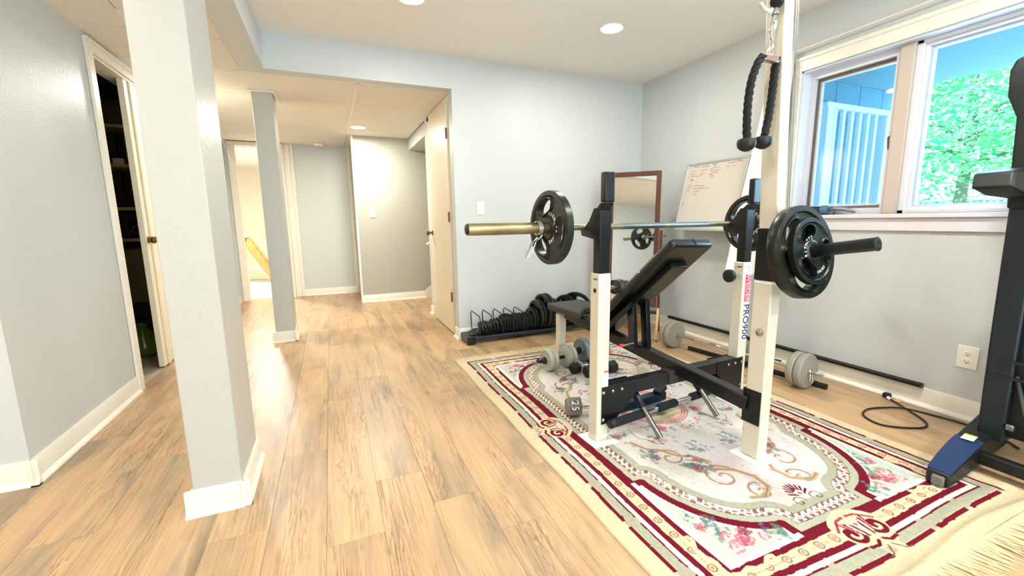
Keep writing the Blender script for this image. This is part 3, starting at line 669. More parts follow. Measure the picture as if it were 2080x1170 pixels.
    def stroke(P_, wdt, c, k=.8):
        P_ = np.array(P_)
        for i in range(len(P_)-1):
            n_ = max(1, int(np.hypot(*(P_[i+1]-P_[i]))/.003))
            for t in range(n_):
                x, y = P_[i]+(P_[i+1]-P_[i])*t/n_; s = win(x, y, wdt); mk = np.hypot(U[s]-x, V[s]-y) < wdt; sub = col[s]; sub[mk] = sub[mk]*(1-k)+c*k; col[s] = sub
    def spiral(x, y, r, turns, a0, sgn):
        return [(x+math.cos(a0+sgn*t*turns*6.28)*r*(1-t*.85), y+math.sin(a0+sgn*t*turns*6.28)*r*(1-t*.85)) for t in np.linspace(0, 1, 26)]
    cx, cy = W/2, Lg/2
    # panels' bouquets and the field's scrollwork, mirrored into the four corners
    for sx in (1, -1):
        for sy in (1, -1):
            m_ = lambda x, y: (cx+sx*(x-cx), cy+sy*(y-cy))
            mm = lambda P_: [m_(*q_) for q_ in P_]
            for (x, y, r, n, sd) in ((.33, .42, .05, 14, 1), (.36, .35, .05, 14, 2), (.50, .31, .05, 14, 3), (.30, .48, .03, 8, 5)):
                sprig(*m_(x, y), r, n, sd, [leaf, teal*.8, leaf*.7, navy])
            rose(*m_(.345, .345), .026, pink, ivory); rose(*m_(.385, .315), .030, pink, dpink); rose(*m_(.30, .42), .020, pink*1.1, dpink); rose(*m_(.42, .345), .022, dpink, maroon); rose(*m_(.33, .30), .024, pink*1.1, ivory); rose(*m_(.46, .30), .018, pink, ivory)
            sprig(*m_(.52, .29), .035, 12, 9, [teal, teal*.7, leaf])
            # acanthus scroll
            for (x, y, r, tn, a0, sg) in ((.62, .60, .085, 1.3, .4, 1), (.52, .80, .07, 1.2, 2.0, -1), (.68, .47, .055, 1.2, 1.0, 1)):
                sp = spiral(*m_(x, y), r, tn, a0 if sx > 0 else PI-a0, sg*sx*sy)
                stroke(sp, .0065, tan*.95, .45); stroke(sp, .0022, brown, .75); stroke([(q_[0]+.011, q_[1]+.008) for q_ in sp], .0018, pink*.7, .5)
            cv = mm([(.52, .74), (.56, .68), (.62, .66), (.70, .62), (.74, .55), (.73, .48), (.66, .44), (.60, .46)])
            stroke(cv, .012, tan, .4); stroke(cv, .0022, brown, .7)
            cv = mm([(.44, .98), (.47, .90), (.52, .87), (.56, .80), (.62, .77), (.66, .70)]); stroke(cv, .010, tan, .45); stroke(cv, .002, brown*.7, .8)
            rose(*m_(.575, .70), .028, dpink, maroon); rose(*m_(.62, .745), .022, pink, dpink); sprig(*m_(.60, .72), .07, 22, 31, [leaf, teal, leaf*.8, grey, navy])
            rose(*m_(.46, .83), .022, dpink*.9, navy); sprig(*m_(.45, .86), .05, 16, 32, [leaf, teal*.8, leaf*.7])
            rose(*m_(.42, 1.05), .022, pink, dpink); sprig(*m_(.43, 1.08), .05, 14, 33, [leaf, pink, grey, teal])
            rose(*m_(.56, .93), .018, pink, ivory); sprig(*m_(.57, .95), .04, 12, 34, [pink, dpink, teal, navy])
            stroke(mm([(.52, 1.1), (.50, 1.0), (.55, .95)]), .0025, brown, .6)
            sprig(*m_(.70, .83), .05, 15, 35, [teal, navy, leaf, dpink])
    for k in range(26):
        r5 = random.Random(900+k); x = r5.uniform(.42, cx-.03); y = r5.uniform(.42, cy-.28)
        if math.hypot((x-.365-.235)/.315 if x < .6 else 0, (y-.745)/.43 if y < .745 else 0) > .62 and x < .6 and y < .745: continue
        for sx in (1, -1):
            for sy in (1, -1):
                X_ = cx+sx*(x-cx); Y_ = cy+sy*(y-cy); stroke(spiral(X_, Y_, r5.uniform(.02, .04), 1.1, k+sx, sx*sy), .0016, (pink*.75, brown, grey)[k % 3], .35)
                blob(X_, Y_, .012, (pink, lilac*.9, leaf, teal)[k % 4], .4)
    # shell motifs at the ends
    for sy in (1, -1):
        y = cy+sy*(.385-cy)
        for k in range(9):
            t = -1.2+2.4*k/8; stroke([(cx, y), (cx+math.sin(t)*.055, y+sy*math.cos(t)*.075)], .0045, maroon, .85)
        blob(cx, y+sy*.015, .020, ivory, .9); blob(cx, y+sy*.015, .008, dpink)
        stroke(spiral(cx-.05, y-sy*.02, .03, 1.1, 0, 1), .003, brown); stroke(spiral(cx+.05, y-sy*.02, .03, 1.1, PI, -1), .003, brown)
    # medallion
    Rm = np.hypot((U-cx)/1.0, (V-cy)/1.08)
    S((Rm > .175) & (Rm < .205), pink*1.05, .55); S((Rm > .172) & (Rm < .176), dpink, .7); S((Rm > .202) & (Rm < .206), brown, .7); S((Rm > .186) & (Rm < .193) & (np.sin(np.arctan2(V-cy, U-cx)*48) > 0), maroon, .6)
    S(Rm < .172, cream*.98)
    for k in range(12):
        t = k*.5236; rose(cx+math.cos(t)*.255, cy+math.sin(t)*.275, .020+.006*(k % 3), [pink*1.1, lilac*.95, pink][k % 3], [ivory, pink, dpink][k % 3]); sprig(cx+math.cos(t+.26)*.26, cy+math.sin(t+.26)*.28, .035, 9, 50+k, [teal, leaf, navy, pink])
    rose(cx, cy, .04, pink, dpink); rose(cx-.06, cy-.05, .028, pink*1.1, ivory); rose(cx+.06, cy+.04, .028, dpink, maroon); rose(cx+.05, cy-.07, .022, pink, dpink); sprig(cx, cy, .125, 60, 77, [leaf, teal*.8, leaf*.8, navy])
    # scroll ornaments halfway along each side
    def orn(px_, py_, ang, s_=1.0):
        ca, sa = math.cos(ang), math.sin(ang); R2 = lambda x, y: (px_+(x*ca-y*sa)*s_, py_+(x*sa+y*ca)*s_)
        blob(px_, py_, .088*s_, cream*1.02, 1, ang, 1.25, .05)
        for sg in (1, -1):
            sp = [R2(sg*x, y) for x, y in spiral(.062, -.01, .042, 1.25, 2.2, 1)]; stroke(sp, .0085, maroon, .95); stroke([R2(sg*.01, .055), R2(sg*.05, .05), R2(sg*.10, .01)], .005, dpink, .8)
            stroke([R2(sg*.012, -.055), R2(sg*.035, -.07), R2(sg*.075, -.065)], .006, maroon); stroke([R2(sg*.02, -.03), R2(sg*.03, .02)], .005, grey); stroke([R2(sg*.01, -.08), R2(sg*.035, -.11), R2(sg*.07, -.118)], .003, brown)
            for k in range(4): stroke([R2(sg*(.012+.012*k), -.03+.01*k), R2(sg*(.02+.014*k), .02+.008*k)], .004, (maroon, ivory, dpink, maroon)[k])
        blob(*R2(0, .015), .016*s_, ivory); blob(*R2(0, .015), .007*s_, dpink)
    orn(.185, cy, -PI/2); orn(W-.185, cy, PI/2); orn(cx, .195, 0); orn(cx, Lg-.195, PI)
    # cream selvedge at both ends, and pile noise
    S(b < .066, cream*.9); n1 = noise2(.008, 21); n3 = noise2(.3, 22); col *= (1 + (n1-.5)*.16 + (rg.random(U.shape)-.5)*.12 + (n3-.5)*.05)[..., None]
    col = np.clip(col, 0, 1)
    # relief: soft pile, a turned edge, and a ruck near the camera end
    Z = np.full(U.shape, .0095); edge = np.minimum(a, b); Z = np.where(edge < .006, .0095*np.sqrt(np.clip(edge/.006, 0, 1))+.0008, Z)
    Z += .010*np.exp(-((V-.030-.010*np.sin(U*7))/.014)**2) + .005*np.exp(-((V-.09-.02*np.sin(U*5+1))/.03)**2)*np.clip((U-.7)/.5, 0, 1)
    Z += (noise2(.012, 33)-.5)*.0008
    wx = X0 + U + .003*np.sin(V*9) + .0*V; wy = Y0 + V + .006*np.sin(U*6)*(b < .2)
    co = np.stack([wx, wy, Z], -1).reshape(-1, 3)
    idx = np.arange(nx*ny).reshape(ny, nx); F = np.stack([idx[:-1, :-1], idx[:-1, 1:], idx[1:, 1:], idx[1:, :-1]], -1).reshape(-1, 4)
    nf = len(F); org = np.array([X0+W/2, Y0+Lg/2, 0]); me = bpy.data.meshes.new('pile'); me.vertices.add(len(co)); me.vertices.foreach_set('co', (co-org).ravel())
    me.loops.add(nf*4); me.loops.foreach_set('vertex_index', F.ravel()); me.polygons.add(nf); me.polygons.foreach_set('loop_start', np.arange(nf)*4); me.update(calc_edges=True)
    ca_ = me.color_attributes.new('pattern', 'FLOAT_COLOR', 'POINT'); ca_.data.foreach_set('color', np.concatenate([col.reshape(-1, 3), np.ones((len(co), 1))], 1).ravel())
    m = bpy.data.materials.new('rug_pile'); m.use_nodes = True; N = m.node_tree.nodes; L = m.node_tree.links; b_ = N['Principled BSDF']; b_.inputs['Roughness'].default_value = .95; b_.inputs['Specular IOR Level'].default_value = .1
    at = N.new('ShaderNodeAttribute'); at.attribute_name = 'pattern'; L.new(at.outputs['Color'], b_.inputs['Base Color'])
    nz = N.new('ShaderNodeTexNoise'); nz.inputs['Scale'].default_value = 450; bp = N.new('ShaderNodeBump'); bp.inputs['Strength'].default_value = .3; bp.inputs['Distance'].default_value = .002; L.new(nz.outputs['Fac'], bp.inputs['Height']); L.new(bp.outputs[0], b_.inputs['Normal'])
    me.materials.append(m); me.shade_smooth()
    t = thing('area_rug', 'cream floral rug with maroon borders and fringed ends under the weight bench', 'rug', tuple(org))
    o = bpy.data.objects.new('pile', me); C.objects.link(o); o.parent = t
    fm = mat('fringe_yarn', '#e4d3a6', .9)
    for end in (0, 1):
        g = G(); r3 = random.Random(3+end)
        for k in range(290):
            x = X0 + .01 + (W-.02)*k/289; y = Y0+.004 if end == 0 else Y0+Lg-.004; s = -1 if end == 0 else 1; L_ = r3.uniform(.065, .115) if end == 0 else r3.uniform(.05, .08)
            dx_ = r3.uniform(-.03, .03) + (.02 if end == 0 else 0)
            g.tube([(x, y, .006), (x+dx_*.3, y+s*L_*.5, .006+r3.random()*.004), (x+dx_, y+s*L_, .0025)], [.0021, .0017, .0007], 5)
        g.build('fringe', fm, t)['kind'] = 'stuff'
build_rug()
RZ = .0098      # top of the rug

# ------------------------------------------------------------------ weight plates
def grip_plate(R, hub, th_, axis_origin, axis, holes=3, name='weight_plate', mt=None, rot0=0, parent=None, hole_r=.026, simple=False):
    """solid plate with thick rim, thin web and three hand grips cut through; axis points out of the lettered face"""
    x, y, d = basis(axis); o = Vector(axis_origin)
    na = 96 if not simple else 48
    rim0 = R*.86; lo0, hi0 = R*.36, R*.815; ha = math.radians(38)
    rows_r = 7
    pts = []; hgt = []
    def ring(th):
        # radii at this angle
        a = ((th - rot0 + PI/holes) % (2*PI/holes)) - PI/holes if holes else 9
        if holes and abs(a) < ha+.12:
            k = min(1, abs(a)/ha); s = math.sqrt(max(0, 1-k**2.6)); mid_ = R*.63; l = mid_-(mid_-lo0-R*.05)*s - .15*(mid_-lo0)*(1 if k >= 1 else 0)*0; h = mid_+(hi0-mid_)*s
            if k >= 1: l, h = mid_-.001, mid_+.001
            cut = abs(a) < ha
        else: l, h, cut = R*.64-.001, R*.64+.001, False
        return l, h, cut
    V = []; top = th_/2; web = th_*.30
    prof_cache = []
    for j in range(na):
        th = 2*PI*(j)/na; l, h, cut = ring(th)
        lip = R*.045
        rs = [(hole_r, top), (hub*.92, top), (hub, top*.85), (hub*1.12, web), (max(l-lip, hub*1.15), web), (max(l-lip*.6, hub*1.16), web*1.8 if cut else web), (l, web*1.8 if cut else web), (h, web*1.8 if cut else web), (min(h+lip*.5, R*.84), web*1.8 if cut else web), (R*.845, web), (R*.875, top), (R*.985, top), (R, top*.8)]
        prof_cache.append((rs, cut))
    k = len(prof_cache[0][0]); F = []
    for side in (1, -1):
        for j in range(na):
            th = 2*PI*j/na
            for (r, hh) in prof_cache[j][0]: V.append(o + x*math.cos(th)*r + y*math.sin(th)*r + d*hh*side)
    n1 = na*k
    idx = lambda s, j, i: s*n1 + (j % na)*k + i
    cutc = [prof_cache[j][1] and prof_cache[(j+1) % na][1] for j in range(na)]
    for j in range(na):
        for i in range(k-1):
            if cutc[j] and i == 6: continue
            F.append((idx(0, j, i), idx(0, j+1, i), idx(0, j+1, i+1), idx(0, j, i+1))); F.append((idx(1, j, i+1), idx(1, j+1, i+1), idx(1, j+1, i), idx(1, j, i)))
        F.append((idx(0, j, 0), idx(1, j, 0), idx(1, j+1, 0), idx(0, j+1, 0))); F.append((idx(0, j, k-1), idx(0, j+1, k-1), idx(1, j+1, k-1), idx(1, j, k-1)))
        if cutc[j]:
            F.append((idx(0, j, 6), idx(0, j+1, 6), idx(1, j+1, 6), idx(1, j, 6))); F.append((idx(0, j, 7), idx(1, j, 7), idx(1, j+1, 7), idx(0, j+1, 7)))
            if not cutc[j-1]: F.append((idx(0, j, 6), idx(1, j, 6), idx(1, j, 7), idx(0, j, 7)))
            if not cutc[(j+1) % na]: F.append((idx(0, j+1, 6), idx(0, j+1, 7), idx(1, j+1, 7), idx(1, j+1, 6)))
    return G().add(V, F).build(name, mt or iron, parent, angle=32)
def arc_text(txt, r, a_mid, size, origin, axis, parent, step=None, up_sign=1):
    """letters around the hub; angle measured clockwise from the top as seen from the lettered side"""
    d = Vector(axis).normalized(); up = Vector((0, 0, 1)); right = up.cross(d).normalized(); up = d.cross(right).normalized()   # right as seen looking at the face
    g = G(); n = len(txt); step = step or size*.80/r
    for i, ch in enumerate(txt):
        if ch == ' ': continue
        a = a_mid + (i-(n-1)/2)*step*up_sign
        pos = Vector(origin) + (up*math.cos(a) + right*math.sin(a))*r + d*.0006
        yd = (up*math.cos(a) + right*math.sin(a))*up_sign; xd = (right*math.cos(a) - up*math.sin(a))*up_sign
        put_text(g, ch, size, frame_m(pos, xd, yd), .0009)
    return g.build('lettering', text_w, parent, smooth=False)

# ------------------------------------------------------------------ the weight bench with rack and pulley tower
ROT = math.radians(2.5); OX, OY = 1.63, 1.65
def W(x, y, z): return Vector((OX + x*math.cos(ROT) - y*math.sin(ROT), OY + x*math.sin(ROT) + y*math.cos(ROT), z))
ax = (W(1, 0, 0)-W(0, 0, 0)); ay = (W(0, 1, 0)-W(0, 0, 0)); az = Vector((0, 0, 1))
wbn = thing('weight_bench', 'white and black weight bench with bar rack, incline backrest and pulley tower on the rug', 'weight bench', (OX, OY, 0))
def lbox(g, x0, x1, y0, y1, z0, z1):
    v = [W(x, y, z) for z in (z0, z1) for x, y in ((x0, y0), (x1, y0), (x1, y1), (x0, y1))]
    return g.add(v, [(3,2,1,0),(4,5,6,7),(0,1,5,4),(1,2,6,5),(2,3,7,6),(3,0,4,7)])
HW = .034
for sx in (-1, 1):
    c = .492*sx
    up = lbox(G(), c-HW, c+HW, -.03, .035, .018, .835).build('upright', white_metal, wbn, bevel=.005)
    lbox(G(), c-HW*1.55, c+HW*1.55, -.085, .085, RZ, RZ+.005).build('foot_plate', white_plate, wbn, bevel=.001) if False else lbox(G(), c-.068, c+.068, -.07, .075, RZ+.0002, RZ+.006).build('foot_plate', white_plate, wbn, bevel=.001)
    lbox(G(), c-.022, c-.002, -.0305, -.0298, .806, .811).build('slot_mark', black_metal, up) if sx > 0 else None
    # marks on the left face
    lf = c-HW
    lbox(G(), lf-.0006, lf+.0004, -.018, .012, .806, .811).build('slot_mark', black_metal, up)
    if sx < 0: G().cyl(W(lf-.0008, 0.0, .755), W(lf+.001, 0.0, .755), .011, n=20).build('pin_hole', black_metal, up)
    # inner black tube with bar cradle
    cr = G(); cr = lbox(cr, c-.028, c+.028, -.024, .026, .83, 1.125); cr.build('inner_tube', black_metal, wbn, bevel=.003)
    g = G()
    # cradle: flat side plates that run forward into a lip, plus the tall back stop
    prof = [(-.024, .985), (.115, 1.005), (.122, 1.03), (.10, 1.035), (.055, 1.075), (.020, 1.13), (-.024, 1.13)]
    for xx in (c-.032, c+.028): g.prism([W(xx, y, z) for y, z in prof], ax*.004)
    g.prism([W(c-.028, y, z) for y, z in ((.05, 1.003), (.118, 1.008), (.118, 1.012), (.05, 1.007))], ax*.056)
    g.build('bar_cradle', black_metal, wbn)
    g = G(); g = lbox(g, c-.028, c+.028, -.052, -.018, 1.155, 1.285)
    g.prism([W(c-.028, y, z) for y, z in ((-.052, 1.155), (-.018, 1.155), (.026, 1.118), (-.024, 1.118))], ax*.056)
    g.build('back_stop', black_metal, wbn, bevel=.006)
    # adjusting knob
    kx = -1 if sx > 0 else 1
    s0 = W(c+kx*HW, 0, .765)
    s1 = W(c+kx*(HW+.055), 0, .762); kn = G().cyl(s0, s1, .008, n=12).build('pull_pin', chrome, wbn)
    G().lathe([(0, .014), (.004, .030), (.016, .036), (.03, .036), (.034, .031), (.036, 0)], W(c+kx*(HW+.055), 0, .762), ax*kx, 20).build('knob', hex_b, kn)
# sticker on the right upright, facing the camera
g = G(); c = .492; yy = -.0306
def flat(x0, x1, z0, z1, m, nm, par, y=yy): return lbox(G(), x0, x1, y-.0005, y, z0, z1).build(nm, m, par)
st_ = flat(c-.018, c+.028, .385, .828, sticker_w, 'sticker', wbn)
flat(c-.016, c+.026, .612, .765, red_m, 'red_field', st_, yy-.0005)
g = G(); put_text(g, 'WEIDER', .042, frame_m(W(c+.005, yy-.0014, .689), -az, ax)); o = g.build('lettering', pink_m, st_, smooth=False)
g = G(); put_text(g, 'PRO900', .060, frame_m(W(c+.005, yy-.0010, .495), -az, ax)); o = g.build('lettering', navy_m, st_, smooth=False)
g = G(); g.tube([W(c+.000, yy-.0008, .785), W(c+.010, yy-.0008, .790), W(c+.002, yy-.0008, .800), W(c+.012, yy-.0008, .806), W(c+.006, yy-.0008, .815)], .0016, 6); g.build('emblem', navy_m, st_)
# warning label on the left upright
wl = flat(-.492+.004, -.492+.030, .288, .372, mat('label_cream', '#f3ead8', .4), 'warning_label', wbn)
flat(-.492+.005, -.492+.029, .360, .370, mat('label_orange', '#d9642e', .4), 'orange_band', wl, yy-.0005)
# cross beam and gusset plates
lbox(G(), -.458, .458, -.030, .030, .222, .288).build('cross_beam', black_metal2, wbn, bevel=.004)
for sx in (-1, 1):
    c = .492*sx; i = -sx
    P_ = [(c-HW*-i*0+(-HW if sx < 0 else HW), .285), ((c-sx*.215), .285), ((c-sx*.215), .225), (c-sx*.06, .115), ((c+sx*HW), .105)]
    P_ = [(c+sx*HW*(.2), .290), (c-sx*.20, .290), (c-sx*.20, .220), (c-sx*.075, .110), (c+sx*HW*(.2), .100)]
    gp = G().prism([W(x, -.0345, z) for x, z in P_], ay*.0045).build('gusset_plate', black_metal, wbn, bevel=.0015)
    P2 = [(x, z) for x, z in P_]; G().prism([W(x, .035, z) for x, z in P2], ay*.0045).build('gusset_plate', black_metal, wbn, bevel=.0015)
    for (dx_, z) in ((-.01, .262), (.045, .262), (.10, .262), (-.01, .125)):
        G().lathe([(0, .009), (.004, .0085), (.007, .004), (.0075, 0)], W(c-sx*(dx_+.012), -.0345, z), -ay, 14).build('bolt', steel_g, gp)
# centre bracket
lbox(G(), -.065, -.005, -.034, .034, .224, .294).build('beam_clamp', mat('dark_bronze', '#3b3530', .35, .4), wbn, bevel=.003)
# main beam from the tower bracket to the front leg
B0, B1 = Vector((1.668, 1.235, .262)), Vector((1.545, 2.62, .405))
G().bar(B0, B1, .058, .066).build('main_beam', black_metal2, wbn, bevel=.005)
# tower
TX, TY = .042, -.440; tw, td = .028, .038
tp = lbox(G(), TX-.031, TX+.031, TY-.040, TY+.040, .018, .80).build('tower_post', white_metal, wbn, bevel=.005)
lbox(G(), TX-.031, TX+.031, TY-.040, TY+.040, .80, .815).build('post_collar', white_plate, wbn, bevel=.003)
lbox(G(), TX-.068, TX+.068, TY-.075, TY+.075, RZ+.0002, RZ+.006).build('foot_plate', white_plate, wbn, bevel=.001)
lbox(G(), TX-.033, TX+.033, TY-.042, TY+.042, .817, 1.035).build('post_sleeve', black_metal, wbn, bevel=.004)
G().bar(W(TX-.002, TY, 1.02), W(TX-.088, TY, 2.30), .056, .074, up=ay).build('tower_mast', white_metal, wbn, bevel=.005)
lbox(G(), TX-.118, TX-.060, TY-.55, TY+.45, 2.30, 2.35).build('tower_top_arm', white_metal, wbn, bevel=.005)
g = G().prism([W(TX-.0355, y, z) for y, z in ((TY-.036, .175), (TY+.047, .175), (TY+.047, .33), (TY-.036, .33))], ax*.004)
br = g.build('tower_bracket', black_metal, wbn, bevel=.0015); lbox(G(), TX-.036, TX+.031, TY+.041, TY+.046, .175, .33).build('tower_bracket', black_metal, wbn)
for z in (.2, .305): G().lathe([(0, .011), (.008, .010), (.010, 0)], W(TX+.031, TY-.012, z), ax, 12).build('bolt', steel_g, br)
G().lathe([(0, .016), (.005, .016), (.009, .011), (.011, 0)], W(TX-.031, TY-.005, .593), -ax, 18).build('button_bolt', steel, wbn)
G().tube([W(TX+.031, TY, .60), W(TX+.043, TY, .60), W(TX+.05, TY-.012, .603), W(TX+.043, TY-.02, .60)], .005, 8).build('wing_bolt', chrome, wbn)
G().cyl(W(TX+.036, TY-.02, .195), W(TX+.036, TY-.02, .33), .0025, n=8).build('safety_wire', steel_g, wbn)
# weight peg on the camera side of the sleeve, tilted up
PD = (-ay*math.cos(math.radians(10)) + az*math.sin(math.radians(10))).normalized(); P0 = Vector((W(TX+.006, TY-.030, 0).x, W(TX+.006, TY-.030, 0).y, .925))
pg = G().cyl(P0, P0+PD*.345, .0235, n=28).build('weight_peg', black_metal2, wbn)
G().lathe([(0, .0245), (.004, .0245), (.006, .017), (.006, .010), (.004, .0)], P0+PD*.341, PD, 24).build('end_cap', blk_pl, pg)
G().lathe([(0, .0235), (0, .04), (.022, .04), (.026, .034), (.026, .0235)], P0+PD*.036, PD, 24).build('peg_flange', black_metal, wbn)
# plastic collar above the sleeve, cables
for dx_ in (.050, .062): G().cyl(W(TX+dx_-.004, TY-.03, 1.035), W(TX+dx_-.085, TY-.03, 2.30), .0018, n=6).build('cable', steel_g, wbn)
# hook with rubber stop that carries the rope
hk = G().tube([W(TX-.070, TY+.03, 1.90), W(TX-.090, TY+.01, 1.875), W(TX-.135, TY-.02, 1.835), W(TX-.175, TY-.04, 1.812), W(TX-.215, TY-.045, 1.812), W(TX-.235, TY-.045, 1.828)], .007, 12).build('hook', white_metal, wbn)
HKX = TX-.133
G().tube([W(TX-.078, TY+.02, 1.79), W(TX-.10, TY-.01, 1.782), W(TX-.115, TY-.02, 1.80)], .008, 12).build('hook', white_metal, wbn)
# backrest: padded board on a steel frame, 41 degrees
bt = Vector((1.625, 1.585, .985)); bb = Vector((1.585, 2.215, .435)); bd = (bb-bt).normalized(); bn = Vector((bd.y*0, -bd.z, bd.y)).normalized()
if bn.z < 0: bn = -bn
bx = bd.cross(bn).normalized()
def bpt(s, x, h): return bt + bd*s + bx*x + bn*h
Lb = (bb-bt).length
def pad(name, pts2, t0, t1, m, parent, bev=.018):
    n = len(pts2); v = [bpt(s, x, t0) for s, x in pts2] + [bpt(s, x, t1) for s, x in pts2]
    return G().add(v, [tuple(range(n-1, -1, -1)), tuple(range(n, 2*n))] + [(i, (i+1) % n, n+(i+1) % n, n+i) for i in range(n)]).build(name, m, parent, bevel=bev, seg=4)
bk = pad('backrest', [(0, -.135), (0, .135), (Lb*.6, .14), (Lb, .12), (Lb, -.12), (Lb*.6, -.14)], -.052, 0, vinyl, wbn)
sm_ = G().tube([bpt(-.0015, .015, -.004), bpt(-.002, .015, -.03), bpt(-.0015, .015, -.05)], .0016, 6).tube([bpt(Lb*.55, -.141, -.02), bpt(Lb*.55, -.141, -.045)], .0016, 6).build('seam', black_metal, bk)
for x in (0.0,): G().bar(bpt(.13, x, -.068), bpt(Lb+.02, x, -.068), .11, .030, up=bn).build('backrest_rail', black_metal2, wbn, bevel=.004)
G().tube([bpt(Lb*.55, -.075, -.085), bpt(Lb+.03, -.075, -.085)], .018, 14).build('backrest_tube', black_metal, wbn)
G().lathe([(0, .011), (.008, .011), (.010, 0)], bpt(.16, .075, -.055), -bn, 12).build('bolt', steel_g, wbn)
# struts holding the backrest
for x, yt, yb2 in ((-.040, 1.935, 1.90), (.030, 1.905, 1.87)):
    sT = Vector((1.600+x*1.0, yt, .665)); sB = Vector((1.600+x, yb2, .345)); s_o = G().bar(sT, sB, .028, .052, up=(0, 1, 0)).build('strut', black_metal2, wbn, bevel=.003)
    for k in (.3, .7):
        pq = sT + (sB-sT)*k; G().cyl((pq.x-.0145, pq.y, pq.z), (pq.x-.0155, pq.y, pq.z), .006, n=12).build('hole', hex_b, s_o)
G().cyl((1.47, 1.885, .375), (1.69, 1.885, .382), .007, n=12).build('adjust_pin', chrome, wbn)
G().cyl((1.455, 1.885, .3745), (1.475, 1.885, .375), .010, n=12).build('pin_tip', red_m, wbn)
# seat
def seatpad(pts2, z0, z1, m):
    n = len(pts2); v = [(x, y, z0) for x, y in pts2] + [(x, y, z1) for x, y in pts2]
    return G().add(v, [tuple(range(n-1, -1, -1)), tuple(range(n, 2*n))] + [(i, (i+1) % n, n+(i+1) % n, n+i) for i in range(n)])
seatpad([(1.435, 2.735), (1.475, 2.34), (1.60, 2.47), (1.67, 2.47), (1.77, 2.36), (1.735, 2.755)], .425, .475, vinyl_seat).build('seat', vinyl_seat, wbn, bevel=.012, seg=3)
G().box(1.50, 1.68, 2.44, 2.70, .41, .4255).build('seat_board', mat('board_brown', '#4c3a2c', .7), wbn)
G().bar((1.555, 2.57, .4), (1.545, 2.74, .41), .05, .05).build('seat_bracket', mat('dull_zinc', '#8c8470', .4, .6), wbn, bevel=.003)
fl_ = G().bar((1.545, 2.715, .385), (1.545, 2.715, RZ+.02), .058, .058, up=(0, 1, 0)).build('front_leg', white_metal, wbn, bevel=.005)
G().box(1.508, 1.582, 2.675, 2.755, RZ+.0002, RZ+.022).build('front_foot', white_metal, wbn, bevel=.005)
# small leg-lift rest by the left upright
G().lathe([(0, .030), (.006, .036), (.04, .036), (.046, .030)], (1.285, 1.74, .742), (1, .05, 0), 10).build('foam_knob', foam, wbn)
G().cyl((1.17, 1.70, .742), (1.30, 1.740, .742), .009, n=12).build('pull_pin', steel, wbn)

# ------------------------------------------------------------------ barbell across the rack
BY = .098; BZ = 1.045
bbl = thing('barbell', 'long olympic barbell resting across the rack cradles', 'barbell', tuple(W(0, BY, BZ)))
xl, xr = -1.105, 1.105
G().cyl(W(-.66, BY, BZ), W(.66, BY, BZ), .0145, n=24).build('shaft', steel, bbl)
for i, (a_, b_) in enumerate(((-.30, -.02), (.02, .32))): G().cyl(W(a_, BY, BZ), W(b_, BY, BZ), .0152, n=24).build('knurled_grip', steel_g, bbl)
for s in (-1, 1):
    xo = xl if s < 0 else xr
    sl = G().lathe([(0, .0255), (.36, .0255), (.425, .0255), (.43, .036), (.455, .036), (.458, .022)], W(xo, BY, BZ), ax*(-s), 32).build('sleeve', bronze_steel, bbl)
    G().lathe([(0, .021), (.004, .021), (.006, .015), (.007, 0)], W(xo+s*.001, BY, BZ), ax*s, 24).build('end_cap', blk_pl, sl)
# plate on the left sleeve
def put_plate(lx, R, th_, label, rot0, txts, side, mt=iron_worn, center=None, holes=3, axis=None):
    o3 = W(lx, BY, BZ) if center is None else center
    t = thing('weight_plate', label, 'weight plate', tuple(o3), None); A_ = axis if axis is not None else ax*side
    pl = grip_plate(R, R*.30, th_, o3, A_, holes=holes, name='disc', mt=mt, rot0=rot0, parent=t)
    for (tx, rr_, am, sz, us) in txts: arc_text(tx, R*rr_, am, sz, o3 + A_*(th_*.31+.0006), A_, t, up_sign=us)
    return t
put_plate(-.705, .166, .036, 'black three-grip weight plate on the left sleeve of the barbell', -.17, [('FITNESS', .385, .95, .022, 1), ('GEAR', .385, 2.55, .022, 1)], -1)
put_plate(.665, .166, .036, 'black three-grip weight plate on the right sleeve, half hidden behind the tower', .2, [('FITNESS', .385, .9, .022, 1), ('GEAR', .385, 2.5, .022, 1)], -1)
# plates on the tower peg
put_plate(0, .183, .044, 'large black weight plate on the tower peg, against the white post', .35, [], 1, mt=iron_worn, center=P0+PD*.094, axis=PD)
put_plate(0, .129, .026, 'smaller ten pound weight plate in front on the tower peg', -.09, [('FITNESS', .40, -1.0, .019, 1), ('10LBS', .66, 2.70, .0145, -1)], 1, mt=iron, center=P0+PD*.130, axis=PD)
# spring clip on the left sleeve
t = thing('spring_clip', 'chrome spring clip on the barbell beside the left plate', 'clip', tuple(W(-.765, BY, BZ)))
cps = [W(-0.785+.0035*k/8*1.0, BY+.0285*math.cos(k*PI/8), BZ+.0285*math.sin(k*PI/8)) for k in range(10, 62)]
h1 = [W(-0.788, BY-.01, BZ-.045), W(-0.818, BY+.00, BZ-.095), W(-0.833, BY+.005, BZ-.13), W(-0.823, BY+.01, BZ-.135), W(-0.798, BY+.0, BZ-.10), W(-0.783, BY-.005, BZ-.06)]
G().tube(cps, .0022, 8).build('coil', chrome, t)
G().tube([cps[0]] + h1, .0022, 8).build('handle', chrome, t)
G().tube([cps[-1], W(-0.783, BY-.06, BZ-.03), W(-0.833, BY-.085, BZ-.06), W(-0.863, BY-.09, BZ-.075), W(-0.858, BY-.09, BZ-.065), W(-0.813, BY-.07, BZ-.04)], .0022, 8).build('handle', chrome, t)

